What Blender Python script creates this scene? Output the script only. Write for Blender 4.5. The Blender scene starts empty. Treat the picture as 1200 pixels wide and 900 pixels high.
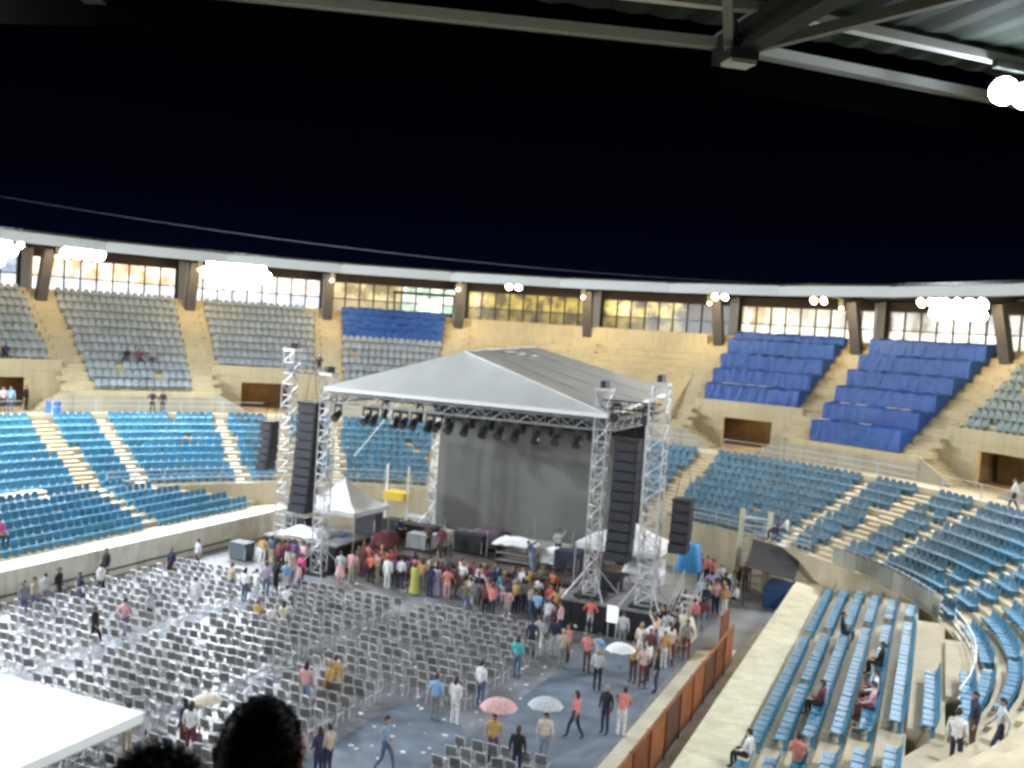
import bpy, bmesh, math, random
import numpy as np
from mathutils import Vector, Matrix
random.seed(7); np.random.seed(7)
S = bpy.context.scene
COL = S.collection
PI = math.pi
R_ = math.radians

# ------------------------------------------------------------------ camera
FPX, PITCH, ROLL, CH = 1184.0, 0.0505, 0.066, 14.0
cp, sp, cr, sr = math.cos(PITCH), math.sin(PITCH), math.cos(ROLL), math.sin(ROLL)
right = Vector((cr, sr*sp, sr*cp)); upv = Vector((-sr, cr*sp, cr*cp)); fwd = Vector((0, cp, -sp))
cam = bpy.data.cameras.new('camera'); camo = bpy.data.objects.new('camera', cam); COL.objects.link(camo)
M = Matrix((right, upv, -fwd)).transposed().to_4x4(); M.translation = (0, 0, CH)
camo.matrix_world = M
cam.sensor_width = 36; cam.lens = FPX/1200*36; cam.clip_start = .05; cam.clip_end = 3000
cam.dof.use_dof = True; cam.dof.focus_distance = 6.0; cam.dof.aperture_fstop = 2.6
S.camera = camo

# ------------------------------------------------------------------ world, night sky
w = bpy.data.worlds.new('World'); S.world = w; w.use_nodes = True
nt = w.node_tree; nt.nodes.clear()
wo = nt.nodes.new('ShaderNodeOutputWorld'); bg = nt.nodes.new('ShaderNodeBackground')
tc = nt.nodes.new('ShaderNodeTexCoord'); sx = nt.nodes.new('ShaderNodeSeparateXYZ'); rp = nt.nodes.new('ShaderNodeValToRGB')
nt.links.new(tc.outputs['Generated'], sx.inputs[0]); nt.links.new(sx.outputs['Z'], rp.inputs[0])
rp.color_ramp.elements[0].position = 0.0; rp.color_ramp.elements[0].color = (.0014, .0028, .012, 1)
rp.color_ramp.elements[1].position = .30; rp.color_ramp.elements[1].color = (.00002, .00002, .00005, 1)
e = rp.color_ramp.elements.new(.12); e.color = (.0003, .0005, .0026, 1)
nt.links.new(rp.outputs[0], bg.inputs[0]); bg.inputs[1].default_value = 1.0
nt.links.new(bg.outputs[0], wo.inputs[0])
S.view_settings.view_transform = 'Standard'; S.view_settings.look = 'None'
S.view_settings.exposure = 0.0; S.view_settings.gamma = 1
S.render.engine = 'CYCLES'
S.cycles.use_denoising = True
S.cycles.max_bounces = 5; S.cycles.diffuse_bounces = 3; S.cycles.glossy_bounces = 2; S.cycles.transmission_bounces = 3
S.cycles.sample_clamp_indirect = 4
S.cycles.filter_width = 2.5
# light levels of the place (watts)
FLOOD_W, WARM_W, BULB_W = 8200, 850, 110

# ------------------------------------------------------------------ coordinates of the arena
C0 = Vector((-5.4, 45.2)); AZ = R_(23)
U = Vector((math.sin(AZ), math.cos(AZ))); V = Vector((math.cos(AZ), -math.sin(AZ)))
def W(u, v, z=0.0):
    p = C0 + U*u + V*v; return Vector((p.x, p.y, z))
def PR(r, a, z=0.0):
    return W(r*math.cos(R_(a)), r*math.sin(R_(a)), z)
def ray(x, y):
    a = (x-600)/FPX; b = -(y-450)/FPX
    X = cr*a - sr*b; Y = sr*a + cr*b
    return Vector((X, cp+Y*sp, Y*cp-sp))
def at(x, y, z):
    d = ray(x, y); t = (z-CH)/d.z; return Vector((d.x*t, d.y*t, z))
def proj(P):
    X = P[0]; Yw = P[1]; Z = P[2]-CH
    dep = Yw*cp - Z*sp; Y = Yw*sp + Z*cp
    if dep < .3: return (-9999, -9999, dep)
    X /= dep; Y /= dep
    return (600+(cr*X+sr*Y)*FPX, 450-(-sr*X+cr*Y)*FPX, dep)
def inview(P, m=25):
    x, y, d = proj(P); return d > 0 and -m < x < 1200+m and -m < y < 900+m
def face_rot(dx, dy):           # rotation that turns local -Y to (dx, dy)
    return math.atan2(dx, -dy)
RU = math.atan2(V.y, V.x)       # local x along V, local y along U

# ------------------------------------------------------------------ materials
MATS = {}
def mat(name, col, rough=.6, metal=0, noise=0, nscale=4, bump=0, spec=.5, emit=None, es=0, alpha=None, trans=0, noise2=0):
    if name in MATS: return MATS[name]
    m = bpy.data.materials.new(name); m.use_nodes = True; n = m.node_tree; b = n.nodes['Principled BSDF']
    b.inputs['Base Color'].default_value = (*col, 1); b.inputs['Roughness'].default_value = rough
    b.inputs['Metallic'].default_value = metal; b.inputs['Specular IOR Level'].default_value = spec
    if trans: b.inputs['Transmission Weight'].default_value = trans
    if emit: b.inputs['Emission Color'].default_value = (*emit, 1); b.inputs['Emission Strength'].default_value = es
    if noise:
        t = n.nodes.new('ShaderNodeTexCoord'); no = n.nodes.new('ShaderNodeTexNoise'); no.inputs['Scale'].default_value = nscale
        no.inputs['Detail'].default_value = 6
        g = n.nodes.new('ShaderNodeNewGeometry')
        n.links.new(g.outputs['Position'], no.inputs['Vector'])
        r = n.nodes.new('ShaderNodeValToRGB'); r.color_ramp.elements[0].position = .3; r.color_ramp.elements[1].position = .7
        lo = [max(0, c*(1-noise)) for c in col]; hi = [min(1, c*(1+noise)) for c in col]
        r.color_ramp.elements[0].color = (*lo, 1); r.color_ramp.elements[1].color = (*hi, 1)
        n.links.new(no.outputs['Fac'], r.inputs[0]); src = r.outputs[0]
        if name.startswith('concrete') or name.startswith('court_wall') or name.startswith('coping'):
            mp = n.nodes.new('ShaderNodeMapping'); mp.inputs['Scale'].default_value = (2.6, 2.6, .22); n.links.new(g.outputs['Position'], mp.inputs[0])
            n2 = n.nodes.new('ShaderNodeTexNoise'); n2.inputs['Scale'].default_value = 1.0; n2.inputs['Detail'].default_value = 8; n2.inputs['Roughness'].default_value = .7
            n.links.new(mp.outputs[0], n2.inputs['Vector'])
            r2 = n.nodes.new('ShaderNodeValToRGB'); r2.color_ramp.elements[0].position = .36; r2.color_ramp.elements[0].color = (.52, .50, .46, 1); r2.color_ramp.elements[1].position = .56; r2.color_ramp.elements[1].color = (1, 1, 1, 1)
            n.links.new(n2.outputs['Fac'], r2.inputs[0])
            mx = n.nodes.new('ShaderNodeMixRGB'); mx.blend_type = 'MULTIPLY'; mx.inputs[0].default_value = .28
            n.links.new(src, mx.inputs[1]); n.links.new(r2.outputs[0], mx.inputs[2]); src = mx.outputs[0]
        n.links.new(src, b.inputs['Base Color'])
        if bump:
            bu = n.nodes.new('ShaderNodeBump'); bu.inputs['Strength'].default_value = bump; bu.inputs['Distance'].default_value = .05
            n.links.new(no.outputs['Fac'], bu.inputs['Height']); n.links.new(bu.outputs[0], b.inputs['Normal'])
    MATS[name] = m; return m
def seatmat(name, col, var=.25, rough=.52):
    m = mat(name, col, rough); n = m.node_tree; b = n.nodes['Principled BSDF']
    g = n.nodes.new('ShaderNodeNewGeometry'); no = n.nodes.new('ShaderNodeTexNoise'); no.inputs['Scale'].default_value = 1.1; no.inputs['Detail'].default_value = 5
    n.links.new(g.outputs['Position'], no.inputs['Vector'])
    r = n.nodes.new('ShaderNodeValToRGB')
    r.color_ramp.elements[0].position = .3; r.color_ramp.elements[0].color = (*[c*(1-var) for c in col], 1)
    r.color_ramp.elements[1].position = .7; r.color_ramp.elements[1].color = (*[min(1, c*(1+var)) for c in col], 1)
    n.links.new(no.outputs['Fac'], r.inputs[0]); n.links.new(r.outputs[0], b.inputs['Base Color']); return m
concrete = mat('concrete_cream', (.50, .43, .29), .85, noise=.12, nscale=.5, bump=.04)
concrete_in = mat('concrete_warm', (.50, .43, .27), .85, noise=.10, nscale=.45, bump=.04)
concrete_g = mat('concrete_grey', (.36, .34, .27), .9, noise=.15, nscale=.6, bump=.05)
step_nose = mat('step_nosing', (.75, .72, .62), .7)
court_white = mat('court_wall_white', (.72, .68, .56), .75, noise=.12, nscale=1.5)
seat_blue = seatmat('seat_blue_plastic', (.045, .21, .34))
seat_navy = seatmat('seat_dull_blue_plastic', (.065, .165, .24))  # duller blue for the ring seats around the stage end
seat_grey = seatmat('seat_grey_plastic', (.27, .32, .36), .2)
seat_teal = seatmat('seat_green_grey_plastic', (.20, .265, .275), .2)
tarp_blue = mat('tarp_blue', (.010, .065, .27), .55, noise=.3, nscale=2.2, bump=.6)
steel = mat('steel_light', (.55, .56, .55), .45, .3)
alu = mat('aluminium', (.56, .56, .56), .5, .35)
steel_dark = mat('steel_dark', (.04, .044, .04), .7, .1, spec=.2)
brace_m = mat('brace_grey', (.065, .06, .06), .7, noise=.15, nscale=2)
col_m = mat('column_white', (.34, .33, .30), .7)
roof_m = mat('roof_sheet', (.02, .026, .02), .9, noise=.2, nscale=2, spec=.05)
rim_m = mat('rim_grey', (.50, .52, .50), .6)
black = mat('black_cloth', (.012, .012, .016), .85)
blackm = mat('black_metal', (.02, .02, .024), .5)
screen_m = mat('screen_gauze', (.17, .172, .155), .95, noise=.04, nscale=.5, spec=.1)
white_cloth = mat('white_cloth', (.82, .82, .80), .7)
canopy_m = mat('canopy_white', (.60, .61, .58), .6, noise=.06, nscale=.6)
brown_board = mat('brown_board', (.23, .075, .028), .6, noise=.35, nscale=1.6, bump=.2)
yellow = mat('yellow_paint', (.62, .42, .04), .5)
deck_m = mat('deck_brown', (.10, .075, .065), .6, noise=.3, nscale=3)
glass_dark = mat('glass_dark', (.05, .05, .04), .15)
skin_m = mat('skin', (.46, .27, .19), .55)
hair_black = mat('hair_black', (.016, .012, .010), .6)
hair_brown = mat('hair_brown', (.05, .028, .015), .6)
hair_blond = mat('hair_blond', (.42, .29, .11), .6)
shoe_m = mat('shoe_dark', (.03, .028, .03), .6)

def floor_material():
    m = bpy.data.materials.new('court_floor_mats'); m.use_nodes = True; n = m.node_tree; b = n.nodes['Principled BSDF']
    g = n.nodes.new('ShaderNodeNewGeometry')
    n1 = n.nodes.new('ShaderNodeTexNoise'); n1.inputs['Scale'].default_value = .35; n1.inputs['Detail'].default_value = 7
    n2 = n.nodes.new('ShaderNodeTexNoise'); n2.inputs['Scale'].default_value = 5; n2.inputs['Detail'].default_value = 5
    for k in (n1, n2): n.links.new(g.outputs['Position'], k.inputs['Vector'])
    r = n.nodes.new('ShaderNodeValToRGB')
    r.color_ramp.elements[0].position = .36; r.color_ramp.elements[0].color = (.15, .14, .125, 1)
    r.color_ramp.elements[1].position = .62; r.color_ramp.elements[1].color = (.24, .26, .29, 1)
    n.links.new(n1.outputs['Fac'], r.inputs[0])
    mx = n.nodes.new('ShaderNodeMixRGB'); mx.blend_type = 'OVERLAY'; mx.inputs[0].default_value = .5
    n.links.new(r.outputs[0], mx.inputs[1]); n.links.new(n2.outputs['Color'], mx.inputs[2])
    hs = n.nodes.new('ShaderNodeHueSaturation'); hs.inputs['Saturation'].default_value = .7; n.links.new(mx.outputs[0], hs.inputs['Color'])
    n.links.new(hs.outputs[0], b.inputs['Base Color'])
    r2 = n.nodes.new('ShaderNodeMapRange'); r2.inputs['To Min'].default_value = .22; r2.inputs['To Max'].default_value = .6
    n.links.new(n2.outputs['Fac'], r2.inputs[0]); n.links.new(r2.outputs[0], b.inputs['Roughness'])
    return m
floor_m = floor_material()
aisle_m = mat('aisle_blue_grey', (.15, .185, .23), .45, noise=.3, nscale=.8)

# ------------------------------------------------------------------ mesh helpers
class MB:
    """collects faces in world coordinates; build() links them as one object"""
    def __init__(s): s.v = []; s.f = []; s.mi = []; s.m = 0
    def add(s, vs, fs):
        o = len(s.v); s.v += [tuple(p) for p in vs]; s.f += [tuple(i+o for i in f) for f in fs]; s.mi += [s.m]*len(fs); return s
    def hexa(s, p):             # 8 points: bottom 4 ccw, top 4 ccw
        return s.add(p, [(3,2,1,0),(4,5,6,7),(0,1,5,4),(1,2,6,5),(2,3,7,6),(3,0,4,7)])
    def boxc(s, c, dx, dy, dz, rot=0.0):   # centre of base, sizes
        c = Vector(c); ca, sa = math.cos(rot), math.sin(rot); P = []
        for z in (0, dz):
            for x, y in ((-dx/2,-dy/2),(dx/2,-dy/2),(dx/2,dy/2),(-dx/2,dy/2)):
                P.append((c.x+ca*x-sa*y, c.y+sa*x+ca*y, c.z+z))
        return s.hexa(P)
    def ub(s, u0, u1, v0, v1, z0, z1):     # box aligned with the court
        P = [W(u, v, z) for z in (z0, z1) for u, v in ((u0,v0),(u1,v0),(u1,v1),(u0,v1))]
        return s.hexa(P)
    def bar(s, a, b, r, n=4, r2=None):
        a = Vector(a); b = Vector(b); d = b-a
        if d.length < 1e-6: return s
        d.normalize(); t = Vector((0,0,1)) if abs(d.z) < .9 else Vector((1,0,0))
        x = d.cross(t).normalized(); y = d.cross(x); r2 = r if r2 is None else r2; P = []
        for c, rr in ((a, r), (b, r2)):
            for k in range(n):
                an = 2*PI*k/n + PI/4; P.append(c + x*math.cos(an)*rr + y*math.sin(an)*rr)
        fs = [(k, (k+1) % n, n+(k+1) % n, n+k) for k in range(n)] + [tuple(range(n))[::-1], tuple(range(n, 2*n))]
        return s.add(P, fs)
    def beam(s, a, b, w_, h):              # rectangular section, w horizontal, h vertical-ish
        a = Vector(a); b = Vector(b); d = (b-a).normalized(); t = Vector((0,0,1)) if abs(d.z) < .95 else Vector((1,0,0))
        x = d.cross(t).normalized()*(w_/2); y = x.cross(d).normalized()*(h/2)
        return s.hexa([a-x-y, a+x-y, b+x-y, b-x-y, a-x+y, a+x+y, b+x+y, b-x+y])
    def sph(s, c, rx, ry=None, rz=None, nu=8, nv=6):
        ry = ry or rx; rz = rz or rx; c = Vector(c); P = []; F = []
        for j in range(1, nv):
            th = PI*j/nv
            for i in range(nu):
                ph = 2*PI*i/nu; P.append((c.x+rx*math.sin(th)*math.cos(ph), c.y+ry*math.sin(th)*math.sin(ph), c.z+rz*math.cos(th)))
        P += [(c.x,c.y,c.z+rz), (c.x,c.y,c.z-rz)]; T = len(P)-2
        for j in range(nv-2):
            for i in range(nu): F.append((j*nu+i, (j+1)*nu+i, (j+1)*nu+(i+1) % nu, j*nu+(i+1) % nu))
        for i in range(nu): F.append((T, i, (i+1) % nu)); F.append((T+1, (nv-2)*nu+(i+1) % nu, (nv-2)*nu+i))
        return s.add(P, F)
    def sweep(s, prof, a0, a1, step=2.5, close=True):   # closed (r,z) profile swept about the arena axis
        n = max(1, int(round(abs(a1-a0)/step))); k = len(prof); P = []; F = []
        for i in range(n+1):
            a = a0+(a1-a0)*i/n
            P += [PR(r, a, z) for r, z in prof]
        for i in range(n):
            for j in range(k):
                j2 = (j+1) % k; F.append((i*k+j, i*k+j2, (i+1)*k+j2, (i+1)*k+j))
        if close: F.append(tuple(range(k))[::-1]); F.append(tuple(range(n*k, n*k+k)))
        return s.add(P, F)
    def mesh(s, name, mats, origin=None):
        me = bpy.data.meshes.new(name); vs = s.v
        if origin is not None: Mi = origin.inverted(); vs = [tuple(Mi @ Vector(p)) for p in vs]
        me.from_pydata(vs, [], s.f); 
        for m in (mats if isinstance(mats, (list, tuple)) else [mats]): me.materials.append(m)
        if any(s.mi): me.polygons.foreach_set('material_index', s.mi)
        bm = bmesh.new(); bm.from_mesh(me); bmesh.ops.recalc_face_normals(bm, faces=bm.faces); bm.to_mesh(me); bm.free()
        me.update(); return me
    def build(s, name, m, parent=None, base=None, smooth=False):
        if parent is not None: org = ORG[parent.name]
        else:
            if base is None:
                a = np.array(s.v); base = ((a[:,0].min()+a[:,0].max())/2, (a[:,1].min()+a[:,1].max())/2, a[:,2].min())
            org = Matrix.Translation(Vector(base))
        me = s.mesh(name, m, org); o = bpy.data.objects.new(name, me); COL.objects.link(o)
        if parent is not None: o.parent = parent
        else: o.matrix_world = org
        ORG[o.name] = org
        if smooth: me.polygons.foreach_set('use_smooth', [True]*len(me.polygons))
        return o
ORG = {}
def thing(name, loc, label, cat, group=None, rz=0.0):
    o = bpy.data.objects.new(name, None); COL.objects.link(o); o.empty_display_size = .3
    Mx = Matrix.Translation(Vector(loc)) @ Matrix.Rotation(rz, 4, 'Z'); o.matrix_world = Mx; ORG[o.name] = Mx
    return tag(o, label, cat, group)
def tag(o, label=None, cat=None, group=None, kind=None):
    if label: o['label'] = label
    if cat: o['category'] = cat
    if group: o['group'] = group
    if kind: o['kind'] = kind
    return o
def struct(o): o['kind'] = 'structure'; return o
def inst(me, name, loc, rz, label=None, cat=None, group=None, parent=None, scale=1.0):
    o = bpy.data.objects.new(name, me); COL.objects.link(o); o.location = loc; o.rotation_euler = (0, 0, rz)
    if scale != 1: o.scale = (scale,)*3
    if parent: o.parent = parent
    return tag(o, label, cat, group)
def copy_tree(o, parent=None):
    c = o.copy(); COL.objects.link(c)
    if parent is not None: c.parent = parent
    for ch in list(o.children): copy_tree(ch, c)
    return c

# ------------------------------------------------------------------ ground, court floor, terraces (the setting)
struct(MB().boxc((0, 50, -.6), 236, 236, .58).build('ground', mat('ground_dark', (.06, .06, .06), .9, noise=.3, nscale=.2)))
m_ = MB(); m_.add([PR(24.5, a, 0) for a in range(0, 360, 10)], [tuple(range(36))]); struct(m_.build('court_floor', floor_m, base=W(0, 0, 0)))
def flat(name, pts, mtl, z): return struct(MB().add([W(u, v, z) for u, v in pts], [tuple(range(len(pts)))]).build(name, mtl))
flat('court_aisle', [(-22, 9.2), (-22, 13.3), (5.2, 13.0), (5.2, 9.0), (-1, 8.8), (-8.2, 8.6)], aisle_m, .004)
flat('court_aisle', [(-17, -15.9), (-17, -14.9), (8, -14.9), (12, -15.9)], mat('pale_edge', (.42, .45, .46), .35, noise=.25, nscale=1), .004)  # paler strip along the left court wall
flat('court_aisle', [(-13.2, 5.0), (-13.2, 8.55), (-8.25, 8.55), (-6.8, 7.4), (-6.8, 5.0)], aisle_m, .004)
for pts in ([(-13.1, -14.8), (-13.1, -7), (4, -7), (4, -14.8)],):
    flat('floodlit_floor', pts, mat('floodlit_grey', (.50, .53, .57), .4, noise=.35, nscale=1.4), .006)  # paler sheet paints floodlight brightness into the left floor colour

R0, Z0, TR, RI, NR = 24.4, 2.9, .8, .4, 9                  # lower ring
prof = [(R0, -.02), (R0, Z0)]
for i in range(NR):
    prof += [(R0+.002+TR*i, Z0+RI*i), (R0+TR*(i+1), Z0+RI*i)] if i else [(R0+TR, Z0)]
prof += [(R0+TR*NR, 6.5), (42.0, 6.5), (42.0, -.02)]
struct(MB().sweep(prof, -180, 180, 5, close=False).build('lower_terrace', concrete, base=W(0, 0, 0)))

def bank(side):
    """straight bank of rows between the court wall and the ring"""
    m = MB(); RB = 24.35
    for i in range(8):
        v0, z = 17.7+.8*i, 1.5+.27*i
        if i >= 6: v0, z = 17.7+.8*6+1.05*(i-6), 3.05+.2*(i-6)
        v1 = v0+(.8 if i < 6 else 1.05)
        umax = math.sqrt(max(0, RB*RB-v1*v1)) if v1 < RB else 3
        umax = max(umax, 3)
        a, b = (v0, v1) if side > 0 else (-v1, -v0)
        m.ub(-umax-1.2, umax+.6 if i < 6 else umax, a, b, -.01, z)
    a, b = (16.45, 17.7) if side > 0 else (-17.7, -16.45)
    m.ub(-17.8, 17.2, a, b, -.01, 1.35)
    return struct(m.build('bank_terrace', concrete, base=W(0, side*19, 0)))
bank(1); bank(-1)

# upper tier, twelve low blocks and twelve blocks over a doorway
def rowz(i, near): return 8+(.40 if near else .583)*i
def uprow(i): return 35.2+.76*i
def isnear(c): c = (c+180) % 360-180; return abs(c) > 97
NU = 12
for k in range(12):
    c = 30*k; nr = isnear(c)
    p = [(35.2, 6.4), (35.2, 8.0)]
    for i in range(NU): p += [(uprow(i+1), rowz(i, nr)), (uprow(i+1), rowz(i+1, nr))]
    p += [(49.2, rowz(NU, nr)), (49.2, 6.4)]
    struct(MB().sweep(p, c-8.35, c+8.35, 2.8).build('upper_terrace', concrete_in))
    struct(MB().sweep([(35.04, 6.502), (35.04, 7.62), (35.19, 7.62), (35.19, 6.502)], c-8.3, c+8.3, 2.8).build('terrace_wall', concrete_g))
    c = 30*k+15; nr = isnear(c)
    zb = rowz(3, nr)
    p = [(37.2, zb-.55), (37.2, zb+.25), (37.42, zb+.25), (37.42, zb)]
    for i in range(3, NU): p += [(max(uprow(i+1), 37.5), rowz(i, nr)), (max(uprow(i+1), 37.5), rowz(i+1, nr))]
    p += [(49.2, rowz(NU, nr)), (49.2, zb-.55)]
    struct(MB().sweep(p, c-6.6, c+6.6, 2.2).build('upper_terrace', concrete_in))
    m = MB()
    for a0, a1 in ((c-6.6, c-3), (c+3, c+6.6)): m.sweep([(37.25, 6.5), (37.25, zb-.56), (37.6, zb-.56), (37.6, 6.5)], a0, a1, 1.8)
    m.sweep([(37.25, 8.75), (37.25, zb-.555), (37.6, zb-.555), (37.6, 8.75)], c-2.99, c+2.99, 3)
    d = thing('doorway_wall', PR(37.3, c, 6.5), '', 'wall')
    m.build('wall', concrete_in, d)
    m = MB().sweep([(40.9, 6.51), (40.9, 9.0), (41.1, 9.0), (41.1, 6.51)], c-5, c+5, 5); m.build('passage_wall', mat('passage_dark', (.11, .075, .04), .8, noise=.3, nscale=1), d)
    DOOR = {15: 'cream wall with dark doorway below the left blue covered steps, right of the stage', 45: 'cream wall with open doorway at the right edge under green grey seats',
            -15: 'cream wall hidden behind the stage canopy with a doorway', -45: 'cream wall with wide dark doorway just left of the loudspeaker hang',
            -75: 'cream wall with dark doorway at the far left edge with people before it'}
    cc = (c+180) % 360-180
    d['label'] = DOOR.get(int(cc), 'cream doorway wall of the upper tier outside the view'); 
    if int(cc) not in DOOR: d['group'] = 'doorway walls on the near side'
    # side flights down to the concourse on both sides of the doorway
    for sgn in (-1, 1):
        m = MB(); m2 = MB()
        for j in range(8):
            a0 = c+sgn*(6.65-.46*j); a1 = c+sgn*(6.65-.46*(j+1)); z = 7.99-.185*(j+1)
            m.sweep([(35.25, 6.49), (35.25, z), (37.1, z), (37.1, 6.49)], min(a0, a1), max(a0, a1), 1)
        aA, aB = c+sgn*6.66, c+sgn*2.97
        P = []
        for r in (35.04, 35.2):
            P += [PR(r, aA, 6.502), PR(r, aB, 6.502), PR(r, aB, 6.75), PR(r, aA, 8.0)]
        m2.hexa([P[0], P[1], P[5], P[4], P[3], P[2], P[6], P[7]])
        o = struct(m.build('side_stairs', concrete_in)); struct(m2.build('stair_parapet', concrete_g))

def tv(a, s=1): # unit vector tangent at angle a
    p = PR(1, a+.5)-PR(1, a-.5); p.z = 0; return p.normalized()
def rad_rot(a):
    d = PR(2, a)-PR(1, a); return math.atan2(-d.x, d.y)     # local y outward, local x tangential
# radial stairs
step_mesh = {}
def stairs(name, a, wd, rows, mtl, half=1):
    root = struct(MB().boxc(PR(rows[0][0]+.2, a, rows[0][2]-.05), wd, .3, .06, rad_rot(a)).build(name, mtl))
    for (r0, r1, z, dz) in rows:
        key = (round(wd, 2), round(r1-r0, 3), round(dz, 3), mtl.name)
        if key not in step_mesh:
            t = (r1-r0); step_mesh[key] = MB().boxc((0, t*.75, 0), wd, t*.5, dz*.5).mesh('step', mtl)
        P = PR(r0, a, z)
        o = bpy.data.objects.new('step', step_mesh[key]); COL.objects.link(o); o.parent = root
        o.matrix_local = ORG[root.name].inverted() @ Matrix.Translation(P) @ Matrix.Rotation(rad_rot(a), 4, 'Z')
lrows = [(R0+TR*i, R0+TR*(i+1), Z0+RI*i+.003, RI) for i in range(NR)]
WIDE = [15, 45, -15, -45, -75, 75, -105, 105]; NARROW = [37.5, 52.5, 67.5, -22.5, -37.5, -52.5, -67.5, -90, 90]
for a in WIDE: stairs('wide_stairs', a, 1.25, lrows, concrete)
for a in NARROW: stairs('aisle_stairs', a, .6, lrows, step_nose)
for k in range(-6, 6):
    a = 15*k+7.5
    stairs('upper_stairs', a, 2.1, [(uprow(i), uprow(i+1), rowz(i, 0)+.003, .583) for i in range(NU)], concrete_in)
# flat treads of the wide stairs need a lighter nosing line per row
# concourse kerb, rails
m = MB(); m.sweep([(31.62, 6.45), (31.62, 6.78), (31.78, 6.78), (31.78, 6.45)], -97, 97, 2.5)
struct(m.build('concourse_kerb', mat('kerb_cream', (.66, .60, .44), .7), base=W(20, 0, 6.4)))
def railing(label, pts, hgt, spacing=2.2, rails=(1.0, .55), cat='railing', mtl=steel, group=None, panes=None):
    root = thing('railing', pts[0], label, cat, group)
    for a, b in zip(pts, pts[1:]):
        m = MB()
        for h in rails: m.bar(a+Vector((0,0,hgt*h)), b+Vector((0,0,hgt*h)), .028)
        m.build('rail', mtl, root)
        n = max(1, int((b-a).length/spacing))
        for i in range(n):
            p = a.lerp(b, i/n); MB().bar(p, p+Vector((0,0,hgt)), .03).build('post', mtl, root)
    return root
def arc(r, a0, a1, z, n): return [PR(r, a0+(a1-a0)*i/n, z) for i in range(n+1)]
RL = [(-96, -76.8, 'far left'), (-73.2, -46.8, 'behind the left blue seats'), (-43.2, -16.8, 'behind the loudspeaker hangs'), (-13.2, 13.2, 'behind the stage screen'),
      (16.8, 43.2, 'below the blue covered steps'), (46.8, 73.2, 'at the right edge')]
for a0, a1, t in RL:
    railing('thin metal railing on the concourse kerb '+t, arc(31.7, a0, a1, 6.78, 5), .85)
RL2 = [(-73, -47, 'left of the wide steps'), (-43, -17, 'between screen and left loudspeakers'), (17, 43, 'right of the black shelter'), (47, 73, 'over the cream wall'), (77, 103, 'at the right edge landing')]
for a0, a1, t in RL2:
    railing('steel guard rail before the ring seats, '+t, arc(24.52, a0, a1, 2.9, 6), 1.0, 1.3, (1, .7, .4, .1))
# guard rail glass panels on the right
g = thing('guard_screen', PR(24.5, 60, 2.9), 'pale mesh guard screen on the cream wall above the right bank', 'guard screen')
for i in range(10):
    a0 = 47.5+2.5*i; P = [PR(24.46, a0+.1, 2.95), PR(24.46, a0+2.4, 2.95), PR(24.46, a0+2.4, 3.8), PR(24.46, a0+.1, 3.8)]
    P2 = [PR(24.43, a0+.1, 2.95), PR(24.43, a0+2.4, 2.95), PR(24.43, a0+2.4, 3.8), PR(24.43, a0+.1, 3.8)]
    MB().hexa([P2[0], P2[1], P[1], P[0], P2[3], P2[2], P[2], P[3]]).build('panel', mat('mesh_panel', (.36, .36, .30), .7), g)

# court walls
def court_wall(side, label):
    root = thing('court_wall', W(0, side*16.4, 0), label, 'wall')
    n = 12; L = 34.0
    for i in range(n):
        u0 = -17.4+L/n*i+.012; u1 = -17.4+L/n*(i+1)-.012
        a, b = sorted((side*16.25, side*16.44)); MB().ub(u0, u1, a, b, .0, 1.42).build('wall_panel', court_white, root)
    a, b = sorted((side*16.2, side*17.72))
    for i in range(12): MB().ub(-17.5+34.5/12*i+.01, -17.5+34.5/12*(i+1)-.01, a, b, 1.425, 1.53).build('coping', court_white if side < 0 else mat('coping_cream', (.62, .58, .40), .75, noise=.15, nscale=1.2), root)
court_wall(-1, 'long white court wall in front of the left blue seats')
court_wall(1, 'long cream court wall and ledge beside the right blue seats')
o = MB(); o.ub(-17, 10, -16.21, -16.17, .32, .40); tag(o.build('cable_duct', blackm), 'dark cable duct running along the foot of the left court wall', 'cable duct')

# ------------------------------------------------------------------ roof, columns, window walls
def ringsweep(prof, mtl, name, parent=None, r=None): 
    m = MB().sweep(prof, -172.5, 187.5, 15, close=False); return m.build(name, mtl, parent, base=None if parent else W(0, 0, 17))
roof = thing('roof_ring', W(0, 0, 17.7), 'ring shaped stand roof with pale edge over the whole arena', 'roof')
ringsweep([(31.86, 17.62), (31.86, 18.24), (31.90, 18.24), (31.90, 17.62)], rim_m, 'fascia', roof)
ringsweep([(31.905, 17.60), (31.905, 18.08), (31.94, 18.08), (31.94, 17.60)], mat('back_shade_black', (.002, .002, .002), 1, spec=0), 'fascia_back_shade', roof)  # black sheet paints shade onto the back of the fascia
ringsweep([(31.905, 18.10), (31.905, 18.24), (32.10, 18.24), (32.10, 18.10)], rim_m, 'fascia_flange', roof)
ringsweep([(33.1, 18.26), (33.1, 18.38), (33.26, 18.38), (33.26, 18.26)], rim_m, 'ring_beam', roof)
for r in (36.2, 39.6, 43.4): ringsweep([(r, 18.2), (r, 18.36), (r+.14, 18.36), (r+.14, 18.2)], steel_dark, 'purlin', roof)
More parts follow.
